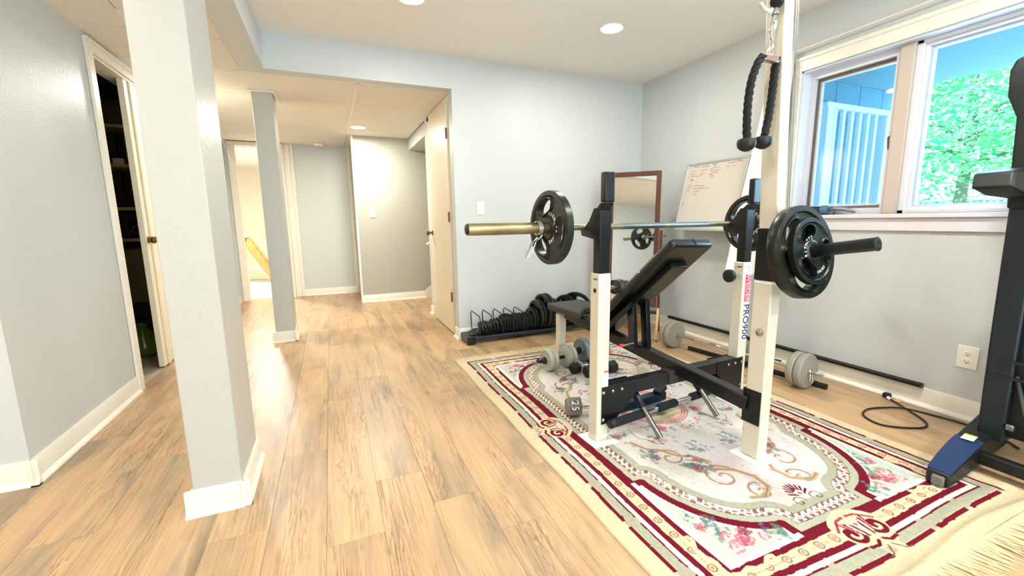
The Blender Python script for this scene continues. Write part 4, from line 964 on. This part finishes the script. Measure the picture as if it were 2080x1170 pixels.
# ------------------------------------------------------------------ rope attachment hanging from the tower hook
hx = W(HKX, TY-.028, 0).x; hy = W(HKX, TY-.028, 0).y
t = thing('triceps_rope', 'black twisted pull-down rope with two ball ends hanging on the tower hook', 'rope', (hx, hy, 1.80))
def loop(c, w, h, r, n=20, tilt=0):
    return [Vector((c[0]+math.cos(a)*w*math.cos(tilt), c[1]+math.cos(a)*w*math.sin(tilt), c[2]+math.sin(a)*h)) for a in np.linspace(0, 2*PI, n, endpoint=False)]
G().sphere((hx+.012, hy, 1.862), .024, 16).build('rubber_stop', foam, t)
G().cyl((hx+.010, hy, 1.84), (hx+.006, hy, 1.80), .007, n=10).lathe([(0, .005), (.002, .014), (.006, .014), (.008, .005)], (hx+.007, hy, 1.822), (0, 0, -1), 16).build('eye_bolt', steel_g, t)
G().tube(loop((hx+.003, hy, 1.800), .012, .014, .004, tilt=.6), .0035, 8, closed=True).build('eye_ring', steel_g, t)
G().tube([Vector((hx+a, hy+a*.5, z)) for a, z in ((0, 1.808), (.014, 1.795), (.019, 1.76), (.012, 1.728), (0, 1.722), (-.014, 1.73), (-.019, 1.745), (-.012, 1.785), (-.006, 1.803))], .0045, 10, closed=True).build('carabiner', chrome, t)
G().tube(loop((hx-.004, hy, 1.70), .010, .024, .004), .004, 8, closed=True).lathe([(0, .010), (.012, .012), (.02, .006)], (hx-.004, hy, 1.70), (0, 0, -1), 12).build('shackle', chrome, t)
G().box(hx-.045, hx+.035, hy-.012, hy+.012, 1.650, 1.676).build('cross_bracket', mat('satin_steel', '#a9968c', .3, .8), t, bevel=.005)
def rope(path, par, R_=.0135):
    P_ = []; 
    path = [Vector(p) for p in path]; seg = []
    for i in range(len(path)-1):
        for k in range(10): seg.append(path[i].lerp(path[i+1], k/10))
    seg.append(path[-1]); 
    # catmull smoothing
    for _ in range(6): seg = [seg[0]] + [(seg[i-1]+seg[i]*2+seg[i+1])/4 for i in range(1, len(seg)-1)] + [seg[-1]]
    L_ = 0; g = G(); acc = [0]
    for i in range(1, len(seg)): L_ += (seg[i]-seg[i-1]).length; acc.append(L_)
    fine = 110
    for s in range(3):
        pts = []
        for k in range(fine+1):
            q = L_*k/fine; i = max(1, next((i for i in range(len(acc)) if acc[i] >= q), len(acc)-1)); t_ = (q-acc[i-1])/max(1e-6, acc[i]-acc[i-1]); p = seg[i-1].lerp(seg[i], t_); d = (seg[i]-seg[i-1]).normalized(); x, y, _ = basis(d, (0, 1, 0)); a = q/.075*2*PI + s*2*PI/3
            pts.append(p + x*math.cos(a)*R_*.5 + y*math.sin(a)*R_*.5)
        g.tube(pts, R_*.62, 8)
    return g.build('rope_strand', foam, par)
rope([(hx-.040, hy, 1.668), (hx-.062, hy+.002, 1.645), (hx-.088, hy+.004, 1.58), (hx-.098, hy+.004, 1.50), (hx-.098, hy+.002, 1.42), (hx-.094, hy, 1.37)], t)
rope([(hx+.032, hy, 1.672), (hx+.042, hy+.010, 1.64), (hx+.040, hy+.012, 1.56), (hx+.028, hy+.010, 1.46), (hx+.008, hy+.006, 1.39)], t)
for (x, y, z) in ((hx-.095, hy, 1.352), (hx-.002, hy+.004, 1.366)):
    G().lathe([(-.020, .022), (-.016, .031), (-.004, .034), (.010, .031), (.020, .022), (.026, .010), (.027, 0)], (x, y, z), (0, 0, -1), 24).build('rubber_ball', hex_b, t)

# ------------------------------------------------------------------ foam-gripped bar with two arms lying under the bench
t = thing('foam_grip_bar', 'black foam-gripped chrome bar with two chrome-tipped arms lying under the crossbeam', 'exercise bar', (1.62, 1.62, RZ))
f0, f1 = Vector((1.160, 1.565, .112)), Vector((2.12, 1.71, .098)); fd = (f1-f0)
G().cyl(f0, f1, .0115, n=18).build('bar', chrome, t)
for a_, b_ in ((0, .26), (.35, .50), (.63, .80), (.86, 1.0)):
    G().lathe([(0, .017), (.006, .0215), ((b_-a_)*fd.length-.006, .0215), ((b_-a_)*fd.length, .017)], f0+fd*a_, fd, 20).build('foam_grip', foam, t)
G().lathe([(-.004, .006), (-.004, .014), (.0, .022), (.02, .023)], f0, fd, 20).build('end_plug', hex_b, t)
for (tx_, ty2, bx_, by_) in ((1.365, 1.66, 1.408, 1.492), (1.80, 1.70, 1.845, 1.545)):
    p0 = Vector((tx_, ty2, .215)); p1 = Vector((bx_, by_, RZ+.014)); pm_ = p0.lerp(p1, .38)
    ar = G().bar(p0, pm_, .030, .030).build('arm', black_metal2, t, bevel=.003); G().cyl(pm_, p1, .0145, n=18).build('arm_tip', mat('dark_chrome', '#8d8b86', .15, 1.0), t)
# angled dark stabiliser on the rug behind
t = thing('steel_foot_bar', 'short dark blue steel bar lying on the rug behind the crossbeam', 'steel bar')
t.location = (1.6, 1.84, RZ)
G().bar((1.395, 1.83, RZ+.026), (1.77, 1.87, RZ+.026), .05, .05).build('bar', mat('blue_black_steel', '#1d2a38', .25, .5), t, bevel=.005)
G().bar((1.70, 1.85, RZ+.055), (1.76, 1.86, RZ+.085), .05, .025).build('tab', black_metal, t, bevel=.003)

# ------------------------------------------------------------------ dumbbells
def hex_db(c, ang, R_, hl, hw, mt, label, mh=chrome, roll=0.0, number=None):
    """lies on the rug: c is its centre on the floor"""
    r = R_*math.cos(PI/6); z = RZ + r; a = Vector((math.cos(ang), math.sin(ang), 0)); ctr = Vector((c[0], c[1], z))
    t = thing('hex_dumbbell', label, 'dumbbell', (c[0], c[1], RZ))
    side = Vector((-a.y, a.x, 0))
    G().tube([ctr-a*hw, ctr-a*hw*.5, ctr, ctr+a*hw*.5, ctr+a*hw], [.012, .015, .0165, .015, .012], 16).build('handle', mh, t)
    for s in (-1, 1):
        v = []
        for (q, k) in ((hw, .86), (hw+.012, 1.0), (hw+hl-.012, 1.0), (hw+hl, .82)):
            for i in range(6):
                th = PI/6 + i*PI/3 + PI/6*0; v.append(ctr + a*s*q + (side*math.cos(th) + az*math.sin(th))*R_*k)
        f = [tuple(range(6)), tuple(range(18, 24))] + [(j*6+i, j*6+(i+1) % 6, (j+1)*6+(i+1) % 6, (j+1)*6+i) for j in range(3) for i in range(6)]
        hd = G().add(v, f).build('head', mt, t, bevel=.004)
        if number and s == number[1]:
            # number on the side facet that faces the camera
            nrm = number[2]; pp = ctr + a*s*(hw+hl*.5) + nrm*(r+.0006); 
            bq = G().bar(pp-az*0-a*s*.0, pp+nrm*.0008, .052, .056, up=a).build('number_field', mat('number_blue', '#46506e', .5), t)
            g = G(); put_text(g, number[0], .056, frame_m(pp+nrm*.0016, number[3], number[4])); g.build('number', text_w, t, smooth=False)
    return t
a25 = math.radians(-20)
n25 = Vector((math.sin(a25)*-1*-1, -math.cos(a25), 0)); n25 = Vector((math.sin(a25), -math.cos(a25), 0)).normalized()
nrm = (n25*math.cos(math.radians(30)) + az*math.sin(math.radians(30)))
nrm = (n25*math.cos(PI/3)+az*math.sin(PI/3)) if False else (n25*math.cos(math.radians(30))+az*math.sin(math.radians(30)))
ad = Vector((math.cos(a25), math.sin(a25), 0))
hex_db((1.268, 1.87), a25, .056, .085, .065, hex_m, 'grey hex dumbbell marked 25 on the rug beside the left upright', number=('25', -1, nrm, -(nrm.cross(ad)).normalized(), ad))
hex_db((1.665, 2.365), .06, .047, .070, .060, hex_b, 'black hex dumbbell half hidden behind the left white upright')
hex_db((1.60, 2.47), .12, .043, .065, .050, hex_b, 'black hex dumbbell with silver handle in front of the pale grey plates')
hex_db((1.98, 2.30), .9, .045, .070, .055, mat('pale_hex', '#b3ab9a', .45), 'pale grey hex dumbbell behind the crossbeam', mh=steel)
def adj_db(c, ang, R_, label, mt, n=2, hw=.07, zup=0.0, ends=True):
    t = thing('plate_dumbbell', label, 'dumbbell', (c[0], c[1], RZ)); a = Vector((math.cos(ang), math.sin(ang), 0)); ctr = Vector((c[0], c[1], RZ+R_+.0005))
    G().cyl(ctr-a*(hw+.13), ctr+a*(hw+.13), .012, n=16).build('handle', black_metal, t)
    for s in (-1, 1):
        for k in range(n):
            G().lathe([(0, .013), (0, R_*.9), (.005, R_), (.028, R_), (.034, R_*.93), (.034, R_*.82), (.030, R_*.78), (.030, .03), (.036, .028), (.036, .013)], ctr+a*s*(hw+k*.037), a*s, 40).build('plate', mt, t)
        G().lathe([(0, .013), (0, .026), (.012, .026), (.016, .018), (.03, .016), (.03, .012)], ctr+a*s*(hw+n*.037), a*s, 18).build('collar', hex_b, t)
    return t
adj_db((1.462, 2.595), .10, .080, 'pale grey plate-loaded dumbbell behind the seat leg, nearer of two', pale_plate, 2, hw=.045)
adj_db((1.80, 2.68), .12, .088, 'grey plate-loaded dumbbell seen just left of the white upright', mat('blue_grey_weight', '#7d8a90', .4), 2, hw=.045)

# ------------------------------------------------------------------ plate rack along the back wall
rk = thing('plate_rack', 'low black steel weight plate rack along the back wall', 'plate rack', (1.75, 3.55, 0))
G().box(1.10, 2.42, 3.475, 3.515, .030, .062).build('front_rail', mat('blue_steel', '#3a4650', .25, .7), rk, bevel=.004)
G().box(1.10, 2.42, 3.615, 3.650, .030, .062).build('rear_rail', black_metal2, rk, bevel=.004)
for x in (1.035, 2.42): G().box(x, x+.075, 3.455, 3.66, 0, .075).build('end_block', iron, rk, bevel=.004)
def wire_loop(x, h=.25, lean=.02):
    G().tube([(x, 3.480, .058), (x-.003, 3.482, h-.025), (x-.006, 3.495, h-.006), (x-.012, 3.52, h), (x-.035, 3.615, h+.022), (x-.04, 3.632, h), (x-.03, 3.635, .058)], .0045, 8).build('divider', black_metal2, rk)
lx = [1.165, 1.275, 1.382, 1.487, 1.59]
for x in lx: wire_loop(x)
for x in (1.90, 2.25): G().tube([(x, 3.48, .058), (x, 3.485, .20), (x, 3.56, .215), (x, 3.63, .20), (x, 3.635, .058)], .0045, 8).build('divider', black_metal2, rk)
disc_cache = {}
def disc_mesh(R_, th_, m, kind):
    key = (R_, th_, m.name, kind)
    if key in disc_cache: return disc_cache[key]
    if kind == 'grip':
        o = grip_plate(R_, R_*.28, th_, (0, 0, 0), (1, 0, 0), mt=m, simple=True, hole_r=.02)
    else:
        o = G().lathe([(-th_/2, .013), (-th_/2, R_*.22), (-th_*.2, R_*.28), (-th_*.2, R_*.78), (-th_/2, R_*.85), (-th_/2, R_*.97), (-th_*.3, R_), (th_*.3, R_), (th_/2, R_*.97), (th_/2, R_*.85), (th_*.2, R_*.78), (th_*.2, R_*.28), (th_/2, R_*.22), (th_/2, .013)], (0, 0, 0), (1, 0, 0), 36).build('d', m)
    me = o.data; bpy.data.objects.remove(o); disc_cache[key] = me; return me
def rack_plate(x, R_, th_, m, label, lean=0.0, yaw=0.0, kind='plain', grp=None, roll=0.0, base=.0645, y=3.563):
    o = bpy.data.objects.new('weight_plate', disc_mesh(R_, th_, m, kind)); C.objects.link(o)
    # rests between the two rails
    z = .0625 + math.sqrt(max(0, R_*R_-.05**2))*math.cos(lean) + th_*.5*abs(math.sin(lean))
    o.location = (x, y, z); o.rotation_euler = Euler((roll, lean, yaw), 'XYZ'); tag(o, label, 'weight plate', grp)
slots = [('first', 1.20, 4, .070, .30, .078), ('second', 1.31, 3, .076, .18, .060), ('third', 1.405, 4, .09, .06, .07), ('fourth', 1.503, 5, .088, .02, .075), ('fifth', 1.607, 5, .088, .03, .076)]
k_ = 0
for nm, x0, n, R_, lean, span in slots:
    for k in range(n):
        side = ['leftmost', 'second', 'third', 'fourth', 'fifth'][k] if k < n-1 else 'rightmost'
        rack_plate(x0+span*k/(n-1), R_*(1+.02*((k*7) % 3-1)), .0105, iron2 if k % 2 else iron_worn, f'small black plate, {side} in the {nm} wire slot from the left of the plate rack', lean=-lean*(1-.1*k)+.02, yaw=.05, grp='small plates in the rack slots')
        k_ += 1
for k, (x, R_, th_) in enumerate(((1.698, .104, .018), (1.724, .108, .019), (1.757, .138, .024), (1.788, .140, .024), (1.828, .164, .030), (1.867, .166, .030), (1.908, .140, .026), (1.942, .140, .026), (1.980, .118, .024))):
    lab = ['smallest medium black plate right of the wire slots', 'second medium black plate right of the wire slots', 'first large black plate before the tallest pair on the rack', 'second large black plate before the tallest pair on the rack', 'left plate of the tallest pair on the rack', 'right plate of the tallest pair on the rack', 'black plate just right of the tallest pair on the rack', 'second black plate right of the tallest pair on the rack', 'black plate behind the seat on the rack, last of the big row'][k]
    rack_plate(x, R_, th_, iron_worn if k % 2 else iron2, lab, lean=-.03, yaw=.04, kind='grip' if k < 5 else 'plain', grp='large plates on the rack', roll=.4*k)
rack_plate(2.20, .160, .030, iron_worn, 'three-grip black plate facing the room above the seat', lean=-.12, yaw=.75, kind='grip', roll=.2, y=3.57)
rack_plate(2.07, .150, .030, iron, 'black grip plate leaning right beside the tall rack plates', lean=.25, yaw=.35, kind='grip', roll=.9, y=3.57)
rack_plate(2.13, .076, .020, iron2, 'small black plate low behind the bench seat on the rack', lean=-.1, yaw=.2, kind='plain', y=3.55)
o = bpy.data.objects.new('weight_plate', disc_mesh(.062, .012, iron2, 'plain')); C.objects.link(o); o.location = (1.120, 3.545, .094); o.rotation_euler = (0, math.radians(68), .15); tag(o, 'tiny black plate lying tilted on the left end block of the rack', 'weight plate')

# ------------------------------------------------------------------ cheval mirror in the corner
mL, mR = Vector((2.402, 3.30, 0)), Vector((2.690, 3.01, 0)); md_ = (mR-mL).normalized(); mn = Vector((md_.y, -md_.x, 0)); mw = (mR-mL).length
mr_ = thing('cheval_mirror', 'tall standing mirror in a dark mahogany frame in the back corner', 'mirror', tuple((mL+mR)/2))
tlt = math.radians(3)
def MP(s, z, n_=0): 
    zc = .85; return mL + md_*s + az*z + mn*(n_ - (z-zc)*math.tan(tlt))
def mbar(s0, z0, s1, z1, w, t_, nm, m, n_=0): 
    return G().bar(MP(s0, z0, n_), MP(s1, z1, n_), w, t_, up=mn).build(nm, m, mr_, bevel=.004)
FW = .042
mbar(.0, .30, .0, 1.50, FW, .024, 'frame_stile', wood_mir); mbar(mw, .30, mw, 1.50, FW, .024, 'frame_stile', wood_mir)
mbar(-.021, 1.478, mw+.021, 1.478, .044, .024, 'frame_rail', wood_mir); mbar(-.02, .305, mw+.02, .305, .05, .024, 'frame_rail', wood_mir)
g = G().add([MP(.018, .325, .006), MP(mw-.018, .325, .006), MP(mw-.018, 1.458, .006), MP(.018, 1.458, .006)], [(0, 1, 2, 3)]).build('mirror_glass', mirror_m, mr_)
G().add([MP(.0, .31, -.011), MP(mw, .31, -.011), MP(mw, 1.47, -.011), MP(.0, 1.47, -.011)], [(3, 2, 1, 0)]).build('back_panel', mat('hardboard', '#8b6a45', .8), mr_)
# stand posts with splayed feet and pivot knobs
for s, dirn in ((-.038, -1), (mw+.038, 1)):
    base = mL + md_*s
    G().bar(base+az*.26, base+az*.98, .024, .024, up=mn).build('stand_post', wood_mir, mr_, bevel=.003)
    G().bar(base+az*.27, base+mn*.19+az*.012, .02, .024, up=md_).build('foot', wood_light, mr_, bevel=.003)
    G().bar(base+az*.27, base-mn*.17+az*.012, .02, .024, up=md_).build('foot', wood_mir, mr_, bevel=.003)
    G().lathe([(0, .005), (.018, .005), (.02, .013), (.03, .013), (.032, 0)], base+az*.93+md_*dirn*.010, md_*dirn, 14).build('pivot_knob', brass, mr_)
G().bar(mL-md_*.038+az*.30, mR+md_*.038+az*.30, .022, .03, up=mn).build('stand_rail', wood_mir, mr_, bevel=.003) if False else G().bar(mL-md_*.038+az*.22-mn*.02, mR+md_*.038+az*.22-mn*.02, .022, .03).build('stand_rail', wood_mir, mr_, bevel=.003)
g = G(); G().box(0, 0.001, 0, .001, 0, .001) 
mbar(-.004, 1.245, -.004, 1.275, .02, .028, 'latch', alu, n_=.003)

# ------------------------------------------------------------------ whiteboard leaning against the right wall
wb_ = thing('whiteboard', 'whiteboard with faint red and black handwriting tilted out from the right wall', 'whiteboard', (2.96, 2.70, .99))
def WP(y, z, n_=0):
    k = (1.552-z)/.56; return Vector((3.028 - .131*k - n_, y, z - n_*.23))
yl, yr = 3.004, 2.392
def wquad(y0, y1, z0, z1, n0, n1, nm, m, bev=0):
    v = [WP(y0, z0, n0), WP(y1, z0, n0), WP(y1, z1, n0), WP(y0, z1, n0), WP(y0, z0, n1), WP(y1, z0, n1), WP(y1, z1, n1), WP(y0, z1, n1)]
    return G().add(v, [(3,2,1,0),(4,5,6,7),(0,1,5,4),(1,2,6,5),(2,3,7,6),(3,0,4,7)]).build(nm, m, wb_, bevel=bev)
wquad(yl, yr, .99, 1.548, -.002, .008, 'writing_surface', board_m)
for (a_, b_, c_, d_) in ((yl+.006, yl-.008, .984, 1.556), (yr+.008, yr-.006, .984, 1.556)): wquad(a_, b_, c_, d_, -.004, .013, 'frame', alu, .002)
wquad(yl, yr, 1.540, 1.556, -.004, .013, 'frame', alu, .002); wquad(yl, yr, .978, .994, -.004, .018, 'frame', alu, .002)
for yy_ in (yl-.06, yr+.06): G().box(2.90, XR-.001, yy_-.008, yy_+.008, .995, 1.012).build('standoff', alu, wb_)
ink_r = mat('red_marker', '#d8745a', .6); ink_k = mat('black_marker', '#4a463c', .6)
def scrib(y, z, w, h, m, seed, n=None):
    r4 = random.Random(seed); n = n or int(w/.008); pts = []
    for k in range(n+1):
        yy_ = y - w*k/n; zz = z + (r4.random()-.5)*h*(1.6 if k % 4 == 0 else .9); pts.append(WP(yy_, zz, .0092))
    G().tube(pts, .0017, 4).build('handwriting', m, wb_)
for i, (y, z, w) in enumerate(((2.93, 1.525, .055), (2.84, 1.522, .075), (2.73, 1.522, .045), (2.50, 1.527, .045), (2.455, 1.527, .01), (2.94, 1.405, .035), (2.945, 1.42, .03))): scrib(y, z, w, .014, ink_k, i)
for i, (y, z, w) in enumerate(((2.95, 1.49, .04), (2.85, 1.488, .065), (2.95, 1.465, .05), (2.95, 1.445, .13), (2.85, 1.46, .05), (2.74, 1.495, .08), (2.75, 1.475, .11), (2.74, 1.455, .08), (2.745, 1.44, .05), (2.74, 1.42, .05), (2.58, 1.52, .07), (2.59, 1.495, .03), (2.53, 1.49, .02), (2.95, 1.37, .03), (2.95, 1.35, .03), (2.96, 1.325, .035), (2.88, 1.40, .02), (2.89, 1.36, .12), (2.89, 1.335, .17), (2.88, 1.31, .06), (2.88, 1.285, .05), (2.98, 1.22, .03), (2.985, 1.195, .025))): scrib(y, z, w, .011, ink_r, 50+i)

# ------------------------------------------------------------------ curl bar with grey plates on the floor by the right wall
cb = thing('curl_bar', 'chrome cambered curl bar with grey vinyl plates on the floor by the right wall', 'barbell', (2.6, 2.1, 0))
c0, c1 = Vector((2.60, 2.76, .1145)), Vector((2.715, 1.585, .1145)); cdv = (c1-c0).normalized(); cs = Vector((cdv.y, -cdv.x, 0)); LC = (c1-c0).length
def CP(s, o_=0, z=0): return c0 + cdv*s + cs*o_ + az*z
G().tube([CP(0), CP(.18), CP(.26, .00), CP(.33, .035, .01), CP(.43, -.02, .0), CP(.52, .030, .01), CP(.62, -.01, .0), CP(.72, 0), CP(LC+.05)], .0125, 14).build('bar', chrome, cb)
def cplate(s, sg, R_=.100):
    G().lathe([(0, .014), (0, R_*.93), (.006, R_*.985), (.012, R_), (.030, R_), (.038, R_*.985), (.044, R_*.93), (.044, .02), (.046, .014)], CP(s), cdv*sg, 44).build('plate', grey_plate, cb)
cplate(.03, 1, .113); cplate(.078, 1, .113); cplate(LC-.125, 1, .113); cplate(LC-.078, 1, .113)
G().tube([CP(LC-.025) + (cs*math.cos(a)*.017 + az*math.sin(a)*.017) + cdv*.0006*a for a in np.linspace(0, 12.5, 40)], .0022, 6).build('spring_clip', chrome, cb)
G().tube([CP(LC-.02, .015, -.01), CP(LC-.01, .03, -.05), CP(LC, .035, -.06), CP(LC+.005, .03, -.05), CP(LC-.01, .01, -.012)], .0022, 6).build('clip_handle', chrome, cb)
# second grey plate dumbbell between upright and tower
t = adj_db((2.76, 2.04), math.radians(-75), .088, 'grey plate dumbbell by the wall between the right upright and the tower', grey_plate, 1, hw=.05)
t.location.z = .0; 
for ch in t.children: ch.location.z = 0
# black foam bar on the floor under the curl bar
t = thing('foam_bar', 'long black foam-padded bar on the floor under the grey plates', 'bar', (2.70, 2.1, 0))
G().cyl((2.665, 2.55, .018), (2.81, 1.58, .018), .0165, n=18).build('bar', foam, t)
G().lathe([(0, .012), (.003, .0185), (.10, .0185), (.103, .012)], (2.79, 1.66, .0195), (.145, -1.04, 0), 18).build('end_grip', hex_b, t)
# black pole leaning on the baseboard
pl0, pl1 = Vector((3.005, 3.15, .125)), Vector((3.012, 1.19, .128))
t = thing('steel_pole', 'long thin black steel pole lying along the top of the right baseboard', 'pole', (3.01, 2.2, .11))
G().cyl(pl0, pl1, .0145, n=18).build('tube', mat('aged_black_pipe', '#23221a', .35, .5), t)
G().lathe([(0, .0152), (.025, .0152), (.027, .012)], pl1+Vector((0, -.002, 0)), (0, 1, 0), 18).build('end_sleeve', black_metal, t)
# cardboard box behind the bench
t = thing('cardboard_box', 'small brown cardboard box on the floor under the mirror', 'box', (2.78, 3.45, 0))
G().box(2.68, 2.88, 3.36, 3.54, 0, .14).build('body', mat('kraft', '#b98f57', .8), t, bevel=.002); G().box(2.67, 2.89, 3.35, 3.44, .14, .146).build('flap', mat('kraft_light', '#c79f66', .8), t)
# power cord
t = thing('power_cord', 'black power cord with a plug looped on the floor by the right wall', 'cord', (2.8, 1.15, 0))
def smooth_path(P_, n=12):
    P_ = [Vector(p) for p in P_]; out = []
    for i in range(len(P_)-1):
        p0, p1, p2_, p3 = P_[max(0, i-1)], P_[i], P_[i+1], P_[min(len(P_)-1, i+2)]
        for k in range(n):
            t_ = k/n; out.append(.5*((2*p1)+(-p0+p2_)*t_+(2*p0-5*p1+4*p2_-p3)*t_*t_+(-p0+3*p1-3*p2_+p3)*t_**3))
    out.append(P_[-1]); return out
G().tube(smooth_path([(2.975, 1.325, .012), (2.93, 1.26, .012), (2.86, 1.15, .010), (2.80, 1.07, .006), (2.72, 1.045, .006), (2.62, 1.09, .006), (2.56, 1.16, .006), (2.60, 1.25, .006), (2.70, 1.285, .006), (2.80, 1.26, .008), (2.875, 1.20, .014), (2.93, 1.10, .008), (2.955, .98, .006), (2.93, .85, .006), (2.86, .76, .006)]), .0052, 10).build('cable', rubber, t)
G().box(2.975, 3.010, 1.318, 1.352, .004, .032).build('plug', hex_b, t, bevel=.005)
G().cyl((2.955, 1.297, .013), (2.972, 1.320, .014), .0085, n=12).build('plug_sleeve', plate_w, t)
G().add([(2.955, 1.29, .012), (2.985, 1.275, .02), (2.99, 1.25, .018), (2.962, 1.262, .010)], [(0, 1, 2, 3)]).build('paper_tag', mat('tag_orange', '#e8a070', .6), t)

# ------------------------------------------------------------------ exercise machine at the right edge
mc = thing('exercise_machine', 'dark navy folded exercise machine with a blue-topped foot at the right edge', 'exercise machine', (2.55, .80, 0))
fa, fb = Vector((2.155, .765, 0)), Vector((2.86, .845, 0)); fdv = (fb-fa).normalized(); fs = Vector((-fdv.y, fdv.x, 0))
def FP(s, o_, z): return fa + fdv*s + fs*o_ + az*(z+RZ)
def loftbox(secs, nm, m, par, bev=.008):
    v = []; 
    for (s, o0, o1, z0, z1) in secs: v += [FP(s, o0, z0), FP(s, o1, z0), FP(s, o1, z1), FP(s, o0, z1)]
    n = len(secs); f = [(3, 2, 1, 0), tuple((n-1)*4+i for i in range(4))]
    for k in range(n-1):
        for i in range(4): f.append((k*4+i, k*4+(i+1) % 4, (k+1)*4+(i+1) % 4, (k+1)*4+i))
    return G().add(v, f).build(nm, m, par, bevel=bev, seg=3)
loftbox([(0, -.034, .036, .004, .060), (.12, -.040, .040, .004, .082), (.35, -.044, .044, .004, .108), (.68, -.050, .050, .004, .125)], 'foot', blk_pl, mc)
loftbox([(.010, -.034, .036, .0605, .066), (.12, -.040, .040, .082, .088), (.24, -.043, .043, .097, .103), (.34, -.044, .044, .107, .110)], 'foot_cover', blue_pl, mc, bev=.004)
loftbox([(-.012, -.022, .016, .006, .045), (.004, -.022, .016, .006, .048)], 'end_wheel', mat('grey_rubber_wheel', '#6d6b60', .6), mc, bev=.005)
fo = G().add([FP(.30, -.02, .1083), FP(.36, -.02, .1128), FP(.36, .02, .1128), FP(.30, .02, .1083)], [(0, 1, 2, 3)])
fo.v = [(a_, b_, c_+.0050) for a_, b_, c_ in fo.v]; fo.build('label', mat('label_white', '#f0efe2', .4), mc)
fo = G().add([FP(.345, -.02, .1117), FP(.36, -.02, .1128), FP(.36, .02, .1128), FP(.345, .02, .1117)], [(0, 1, 2, 3)]); fo.v = [(a_, b_, c_+.0056) for a_, b_, c_ in fo.v]; fo.build('label_stripe', mat('label_green', '#b9c94a', .4), mc)
# cross tube towards the camera
G().bar((2.47, .80, .062), (2.47, -.35, .062), .045, .05).build('cross_tube', blk_pl, mc, bevel=.006)
# upright shell of the folded deck: a wide panel that runs towards the camera
def shell(secs, nm, m, bev=.01):
    v = []
    for (z, x0, x1, y0, y1) in secs: v += [(x0, y0, z), (x1, y0, z), (x1, y1, z), (x0, y1, z)]
    n = len(secs); f = [(3, 2, 1, 0), tuple((n-1)*4+i for i in range(4))]
    for k in range(n-1):
        for i in range(4): f.append((k*4+i, k*4+(i+1) % 4, (k+1)*4+(i+1) % 4, (k+1)*4+i))
    return G().add(v, f).build(nm, m, mc, bevel=bev, seg=3)
shell([(.10, 2.60, 2.72, .74, .822), (.6, 2.62, 2.72, .75, .838), (1.12, 2.64, 2.72, .76, .852)], 'deck_side_rail', navy_pl)
shell([(.12, 2.64, 2.70, -.40, .75), (1.12, 2.66, 2.70, -.40, .765)], 'deck_panel', blk_pl)
shell([(1.10, 2.62, 2.74, .70, .853), (1.40, 2.62, 2.74, .72, .865), (1.47, 2.62, 2.74, .72, .868), (1.56, 2.61, 2.75, .70, .900), (1.66, 2.61, 2.75, .70, .905), (1.70, 2.62, 2.74, .66, .895), (1.715, 2.63, 2.73, .60, .86)], 'mast', blk_pl, .012)
v = [(2.50, .955, 1.19), (2.50, .955, 1.165), (2.62, .84, 1.12), (2.72, .80, 1.11)]
G().prism([(2.44, .905, 1.185), (2.50, .880, 1.155), (2.70, .845, 1.135), (2.70, .845, 1.255), (2.55, .895, 1.262), (2.47, .915, 1.245)], (0, -.12, 0)).build('arm_grip', blk_pl, mc, bevel=.010, seg=3)
for z in (.37, .44): G().bar((2.612, .80, z+.02), (2.635, -.3, z), .012, .012).build('rib', navy_pl, mc)
G().tube([(2.630, .74, .40), (2.628, .70, .25), (2.62, .66, .16), (2.55, .62, .10), (2.49, .60, .09)], .007, 8).build('cable', mat('grey_cable', '#3d4a4a', .4), mc)
G().box(2.60, 2.625, .715, .74, .165, .19).build('bracket', steel_g, mc, bevel=.003)
# windows' daylight fixtures: patio door frame of the rear wall
struct(G().box(-.45, -.38, -2.98, -2.90, 0, 2.15).box(2.18, 2.25, -2.98, -2.90, 0, 2.15).box(-.45, 2.25, -2.98, -2.90, 2.08, 2.15).box(.86, .94, -2.98, -2.90, 0, 2.08).build('door_3', trim_m))
